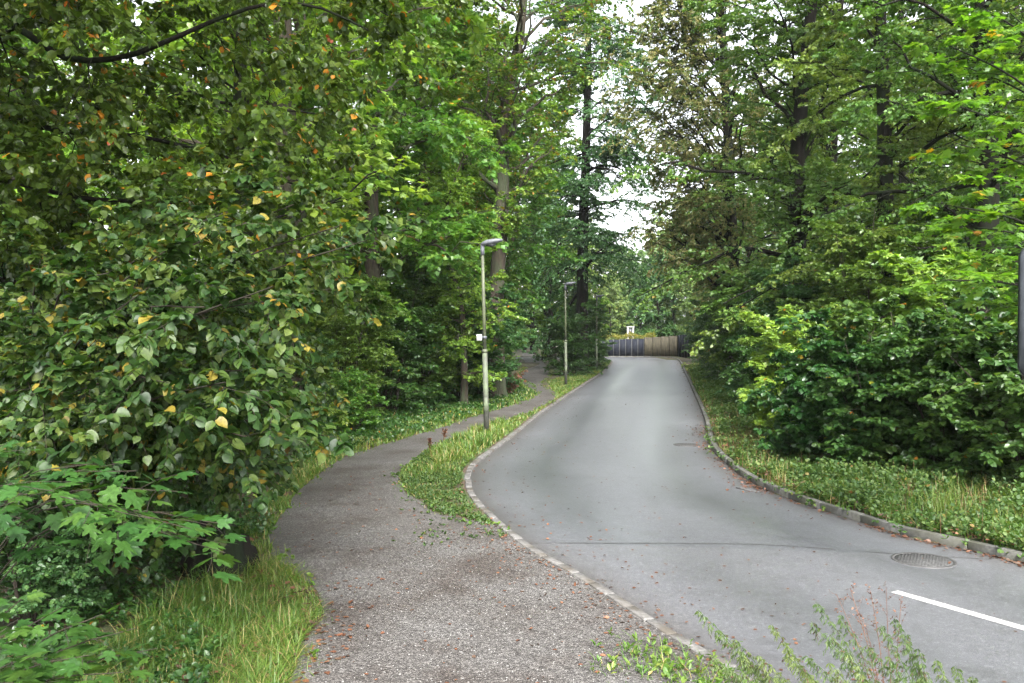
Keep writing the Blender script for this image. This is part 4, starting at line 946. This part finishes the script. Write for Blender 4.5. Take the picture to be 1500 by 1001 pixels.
tag(link('island_clover', ac.mesh('island_clover'), None, M['cover']), 'low clover patch thinning into gravel at the island tip', 'clover', kind='stuff')
ac = Acc()
blades(ac, rng, region([(1000, 540), (1010, 548), (1030, 610), (1045, 655), (1070, 685), (1110, 712), (1180, 700), (1120, 640), (1070, 580), (1025, 530)], 9000, rng), .15, .004, .9)
blades(ac, rng, region([(1070, 685), (1110, 712), (1260, 765), (1400, 802), (1600, 850), (1600, 720), (1300, 700), (1180, 680)], 5000, rng, clump=.55, csz=.6), .30, .003, .7, hj=.6)
dry = Acc(); qd = region([(1010, 560), (1045, 655), (1110, 712), (1260, 765), (1400, 802), (1500, 820), (1500, 720), (1300, 700), (1100, 640), (1040, 580)], 900, rng, clump=.5, csz=.5); blades(dry, rng, qd, .38, .0022, .6, hj=.5)
tag(link('dry_stems', dry.mesh('dry_stems'), None, M['deadstalk']), 'thin dead brown stems standing in the right bank', 'dead stems', kind='stuff')
tag(link('bank_grass', ac.mesh('bank_grass'), None, M['grass']), 'yellowish grass on the bank above the right kerb', 'grass', kind='stuff')
ac = Acc()
rr = region([(1010, 545), (1045, 655), (1070, 685), (1110, 712), (1260, 765), (1400, 802), (1600, 850), (1600, 690), (1300, 690), (1180, 670), (1100, 600), (1030, 540)], 24000, rng)
rr = rr[(rr[:, 0] - xr(rr[:, 1]) > .2 + .12 * np.sin(rr[:, 1] * 3.1) + .1 * rng.random(len(rr)))]
nz_ = np.sin(rr[:, 0] * 1.9 + np.sin(rr[:, 1] * 1.3) * 1.5) * np.sin(rr[:, 1] * 1.6 + np.cos(rr[:, 0] * 1.1)) + rng.normal(0, .35, len(rr))
rosettes(ac, rng, rr[nz_ < -.1], .032, 6, .07, T_oval(.42), jit=.7)
rosettes(ac, rng, rr[(nz_ > -.1) & (nz_ < .45)], .045, 6, .15, T_round(.38), jit=.6)
rosettes(ac, rng, rr[nz_ > .45], .055, 8, .30, T_oval(.36), jit=.6)
q = rng.uniform(0, 1, (120, 2)); q = np.stack([xr(9 + 14 * q[:, 0] ** 1.3) + .02 - .10 * np.abs(rng.normal(0, 1, 120)) * (np.sin(q[:, 0] * 37) > .1), 9 + 14 * q[:, 0] ** 1.3], -1); P_ = np.stack([q[:, 0], q[:, 1], np.full(120, .1)], -1); P_ = np.stack([P_, P_ + rng.normal(0, .03, P_.shape)], 1)
V_, F_, v_, a_ = leaves(rng, P_, 4, .055, T_oval(.4), jit=.6); V_[:, 2] = np.maximum(V_[:, 2], .02); ac.add(V_, [F_], v=v_, a=a_)
tag(link('ground_cover', ac.mesh('ground_cover'), None, M['cover']), 'dense leafy ground cover spilling over the right kerb', 'ground cover', kind='stuff')
# verge beside the viewer, behind the weeds
ac = Acc()
q = rng.uniform((-.4, 3.2), (2.2, 6.9), (4200, 2)); q = q[(q[:, 0] < xl(q[:, 1]) - .16) & (q[:, 0] > 1.0 + (6.9 - q[:, 1]) * .1)]
f = np.sin(q[:, 0] * 5) * np.sin(q[:, 1] * 4.3 + 1); q2 = q[f > .15]
c_ = np.concatenate([rng.normal(G(px, py)[:2], sd, (k_, 2)) for px, py, sd, k_ in ((930, 962, .12, 55), (965, 985, .2, 90), (900, 985, .10, 35), (1010, 1000, .2, 70), (1060, 1005, .15, 60))])
blades(ac, rng, c_, .12, .0035, 1.2); rosettes(ac, rng, c_[::5], .045, 6, .06, T_oval(.2))
blades(ac, rng, q2[:900], .10, .003, .9); rosettes(ac, rng, q2[::4][:180], .045, 6, .05, T_oval(.3))
def edge_tufts(line, n, out, y0=6, y1=60):
    L_ = line[(line[:, 1] > y0) & (line[:, 1] < y1)]; i = rng.integers(0, len(L_), n); cl = np.sin(i * .9) * np.sin(i * .37 + 1)
    i = i[cl > -.1]; q = L_[i][:, :2] + rng.normal(0, .10, (len(i), 2)) + np.array([out, 0]); return q[~inroad(q[:, 0], q[:, 1])]
e1 = edge_tufts(PL, 3200, -.02); blades(ac, rng, e1, .09, .0035, 1.2); e2 = edge_tufts(isl, 2200, .03); blades(ac, rng, e2, .08, .0035, 1.2); rosettes(ac, rng, e1[::9], .04, 5, .04); rosettes(ac, rng, e2[::7], .035, 5, .03)
tag(link('near_grass', ac.mesh('near_grass'), None, M['grass']), 'scattered grass tufts along the gravel edges and at the bottom', 'grass', kind='stuff')

# ------------------------------------------------------------------ weeds at lower right
def weed(name, label, cat, seed, b, tips, mat, branchy=False):
    b = np.array(b, float); rng = np.random.default_rng(seed); st = []
    for px, py, yy in tips:
        e = A(px, py, yy) - b; m = e * .5; m[2] = e[2] * .62
        st.append(stem([[rng.uniform(-.04, .04), rng.uniform(-.04, .04), -.03], m, e], .0035, .0012, 14))
    t = empty(name, b); tag(t, label, cat)
    P, Rr = stemset(st); W = Acc(); V, Fq = tubes(P, Rr, 5); W.add(V, [Fq])
    C = Acc()
    if branchy:
        p, r = sprout(rng, P, Rr, 14, .4, 1, .8, 0, absL=.13, planar=0, S=5, droop=-.1); V, Fq = tubes(p, np.maximum(r, .0006), 3); W.add(V, [Fq])
        V, Fc, v, a = leaves(rng, p, 5, .014, T_oval(.3), jit=1); C.add(V, [Fc], v=v, a=a)
    else:
        n = 40
        p, r = sprout(rng, P, Rr, n, .25, 1, 1.3, 0, absL=.062, planar=0, S=5, droop=.9, prof=lambda t: 1.2 - .8 * t)
        V, Fc, v, a = leaves(rng, p, 14, .024, T_oval(.08), jit=1.0, hang=.9, t0=.1); C.add(V, [Fc], v=v, a=a)
    link('stems', W.mesh(name + '_stems', True), t, M['deadstalk'] if branchy else M['weed']); link('foliage', C.mesh(name + '_foliage'), t, mat)
weed('horsetail_plant', 'leftmost arching horsetail-like weed at the road edge', 'weed', 1, (1.75, 5.2, .04), [(1022, 893, 5.4), (1050, 925, 5.3), (1075, 935, 5.2)], M['weed'])
weed('horsetail_plant', 'second weed clump arching left over the kerb', 'weed', 2, (1.95, 5.1, .04), [(1085, 960, 5.2), (1130, 915, 5.3), (1110, 960, 5.1), (1150, 945, 5.2)], M['weed'])
weed('horsetail_plant', 'tall weed arching left in the middle of the weeds', 'weed', 3, (2.25, 5.0, .04), [(1195, 882, 5.3), (1188, 910, 5.2), (1180, 960, 5.1), (1230, 900, 5.3), (1215, 930, 5.0)], M['weed'])
weed('goldenrod_plant', 'bushy green weed just below the white dash', 'weed', 4, (2.45, 5.0, .04), [(1310, 905, 5.2), (1325, 925, 5.2), (1290, 915, 5.1), (1345, 950, 5.1), (1270, 945, 5.0), (1300, 960, 4.9), (1340, 970, 5.2)], M['weed'])
weed('goldenrod_plant', 'lowest green weed at the right end of the weeds', 'weed', 5, (2.6, 4.9, .04), [(1370, 965, 5.1), (1400, 975, 5.1), (1350, 990, 4.9), (1425, 990, 5.1)], M['weed'])
weed('horsetail_plant', 'dense feathery weed low in front, between the kerb and the bushy one', 'weed', 7, (2.15, 4.7, .04), [(1150, 960, 4.9), (1180, 985, 4.8), (1215, 970, 4.8), (1240, 955, 5.0), (1260, 985, 4.8), (1130, 990, 4.8)], M['weed'])
weed('horsetail_plant', 'short feathery weed beside the gravel tufts', 'weed', 8, (1.75, 4.9, .04), [(1060, 975, 5.0), (1085, 985, 4.9), (1040, 960, 5.1), (1105, 995, 4.9)], M['weed'])
weed('dry_stalk', 'thin dry brown stalks rising highest among the weeds', 'weed', 6, (2.2, 5.1, .04), [(1245, 862, 5.3), (1275, 865, 5.3), (1298, 862, 5.4), (1225, 870, 5.3), (1320, 880, 5.3), (1262, 900, 5.3)], M['l_dead'], True)
ac = Acc(); 
# ------------------------------------------------------------------ fallen leaves
def litter(Q, size, z, rng, acc, jit=.25):
    n = len(Q); b = np.stack([Q[:, 0], Q[:, 1], np.full(n, z) if np.isscalar(z) else z], -1); az = rng.uniform(0, 2 * PI, n)
    P = np.stack([b, b + np.stack([np.cos(az), np.sin(az), 0 * az], -1) * .01], 1)
    V, Fc, v, a = leaves(rng, P, 1, size, T_oval(.34), jit=jit, hang=0, sj=.5, pet=0)
    V[:, 2] = np.maximum(V[:, 2], np.repeat(b[:, 2], 6) + .0005)
    acc.add(V, [Fc], v=v, a=a)
ac = Acc(); rng = np.random.default_rng(321)
def onroad(n, dist, off0=0.0):
    y = rng.uniform(0, 1, n) ** 1.6 * 30 + 6.5; d = np.abs(rng.exponential(dist, n)) + .03 + off0
    q = np.stack([xl(y) + d, y], -1); return q[(q[:, 0] < xr(y))]
q = onroad(520, .9); litter(q, .035, .006, rng, ac)
y = rng.uniform(8, 24, 160); q = np.stack([rng.uniform(xl(y), xr(y)), y], -1); litter(q, .034, .006, rng, ac)
def alongR(n, y0, y1, dist): 
    y = rng.uniform(y0, y1, n); d = np.abs(rng.exponential(dist, n)) + .015; return np.stack([xr(y) - d, y], -1)
for n_, y0, y1, dd_ in ((330, 8.5, 11.8, .06), (150, 14, 15.6, .13), (40, 12, 14, .1), (90, 15.6, 18, .14), (230, 18.5, 24, .16), (200, 24, 60, .14), (120, 60, 76, .3)): litter(alongR(n_, y0, y1, dd_), .045, .007, rng, ac, .5)
# on the gravel
q = rng.uniform((-3.2, 6), (1.6, 16), (1500, 2)); q = q[inpoly(q[:, 0], q[:, 1], PPX)]; litter(q[:330], .036, PZ + .004, rng, ac, .35)
q = rng.normal((G(455, 960)[0], G(455, 960)[1]), (.16, .8), (150, 2)); q = q[inpoly(q[:, 0], q[:, 1], PPX)]; litter(q, .05, PZ + .004, rng, ac, .35)
y = rng.uniform(6.5, 11.5, 260); q = np.stack([xl(y) - .16 - rng.exponential(.28, 260), y], -1); q = q[inpoly(q[:, 0], q[:, 1], PPX)]; litter(q, .035, PZ + .004, rng, ac, .35)
y = rng.uniform(8.5, 30, 900); q = np.stack([xr(y) + .12 + rng.exponential(.3, 900), y], -1); litter(q, .05, .14, rng, ac, .6)
y = rng.uniform(9, 40, 300); q = np.stack([xl(y) - .14 - rng.exponential(.18, 300), y], -1); litter(q, .04, .07, rng, ac, .6)
q = rng.uniform(G(200, 1000)[:2] - (0, .3), (-1.3, 9.4), (500, 2)); q = q[~inpoly(q[:, 0], q[:, 1], PPX)]; litter(q[:160], .05, .10, rng, ac, .6)
tag(link('fallen_leaves', ac.mesh('fallen_leaves'), None, M['l_dead']), 'small brown fallen leaves scattered over road, kerbs and gravel', 'fallen leaves', kind='stuff')
# dirt patch litter on forest floor left
ac = Acc(); q = rng.uniform((-8, 6), (-1.8, 14), (2600, 2)); q = q[~inpoly(q[:, 0], q[:, 1], PPX)]
litter(q, .06, .05, rng, ac, .4); q = rng.uniform((3, 70), (16, 90), (200, 2))
tag(link('leaf_litter', ac.mesh('leaf_litter'), None, M['l_dead']), 'brown leaf litter on the shaded forest floor at left', 'leaf litter', kind='stuff')
# loose stones on the gravel
ac = Acc(); n = 5000; y = 6.2 + rng.random(n) ** 1.7 * 11; x = rng.uniform(-3.4, 2.4, n); k = inpoly(x, y, PPX); x, y = x[k], y[k]; n = len(x)
base = np.array([[1, 0, 0], [0, 1, 0], [-1, 0, 0], [0, -1, 0], [0, 0, .8]]); s = rng.uniform(.003, .009, (n, 1, 1)) * rng.uniform(.6, 1.4, (n, 5, 1))
q = rng.uniform(0, 6.28, n); c, s_ = np.cos(q)[:, None], np.sin(q)[:, None]
bb = base[None] * s; X = bb[..., 0] * c - bb[..., 1] * s_; Yv = bb[..., 0] * s_ + bb[..., 1] * c
V = np.stack([X + x[:, None], Yv + y[:, None], bb[..., 2] + PZ + .0005], -1).reshape(-1, 3)
f = (np.array([[0, 1, 4], [1, 2, 4], [2, 3, 4], [3, 0, 4]])[None] + (np.arange(n) * 5)[:, None, None]).reshape(-1, 3)
ms = noisy('loose_stone', (.06, .057, .054), (.24, .235, .225), 60, .7, .1)
tag(link('gravel_stones', mk('gravel_stones', V, [f]), None, ms), 'loose pale stones lying on the gravel path', 'gravel', kind='stuff')

# ------------------------------------------------------------------ light
HAZE = .00015
EL, ROT = 46, 170
w = bpy.data.worlds.new('World'); scene.world = w; w.use_nodes = True; nt = w.node_tree; nt.nodes.clear()
sky = nt.nodes.new('ShaderNodeTexSky'); sky.sky_type = 'NISHITA'; sky.sun_disc = False; sky.sun_elevation = R_(EL); sky.sun_rotation = R_(ROT); sky.dust_density = 4; sky.air_density = 1.0
bw = nt.nodes.new('ShaderNodeRGBToBW'); nt.links.new(sky.outputs[0], bw.inputs[0])
mx = nt.nodes.new('ShaderNodeMix'); mx.data_type = 'RGBA'; mx.inputs[0].default_value = .85
nt.links.new(sky.outputs[0], mx.inputs[6]); nt.links.new(bw.outputs[0], mx.inputs[7])
bg = nt.nodes.new('ShaderNodeBackground'); bg.inputs[1].default_value = .15; nt.links.new(mx.outputs[2], bg.inputs[0])
wo = nt.nodes.new('ShaderNodeOutputWorld'); nt.links.new(bg.outputs[0], wo.inputs[0])
s = bpy.data.lights.new('sun', 'SUN'); s.energy = 1.5; s.angle = R_(20); s.color = (1, .97, .92)
so = bpy.data.objects.new('sun', s); COL.objects.link(so)
# Nishita: rotation measured clockwise from +Y
az = R_(ROT); dvec = Vector((math.sin(az) * math.cos(R_(EL)), math.cos(az) * math.cos(R_(EL)), math.sin(R_(EL))))
so.rotation_euler = dvec.to_track_quat('Z', 'Y').to_euler()
scene.view_settings.view_transform = 'Standard'; scene.view_settings.look = 'None'
scene.view_settings.exposure = 2.7; scene.view_settings.gamma = 1

# ------------------------------------------------------------------ air
ac = Acc(); ac.box((0, 600, 19), (2600, 2300, 44))
m, nt, out = newmat('haze'); pv = nt.nodes.new('ShaderNodeVolumePrincipled'); pv.inputs['Density'].default_value = HAZE; pv.inputs['Color'].default_value = (.85, .9, .95, 1)
nt.links.new(pv.outputs[0], out.inputs['Volume'])
tag(link('haze', ac.mesh('haze'), None, m), 'thin pale damp air between the far trees', 'haze', kind='stuff')
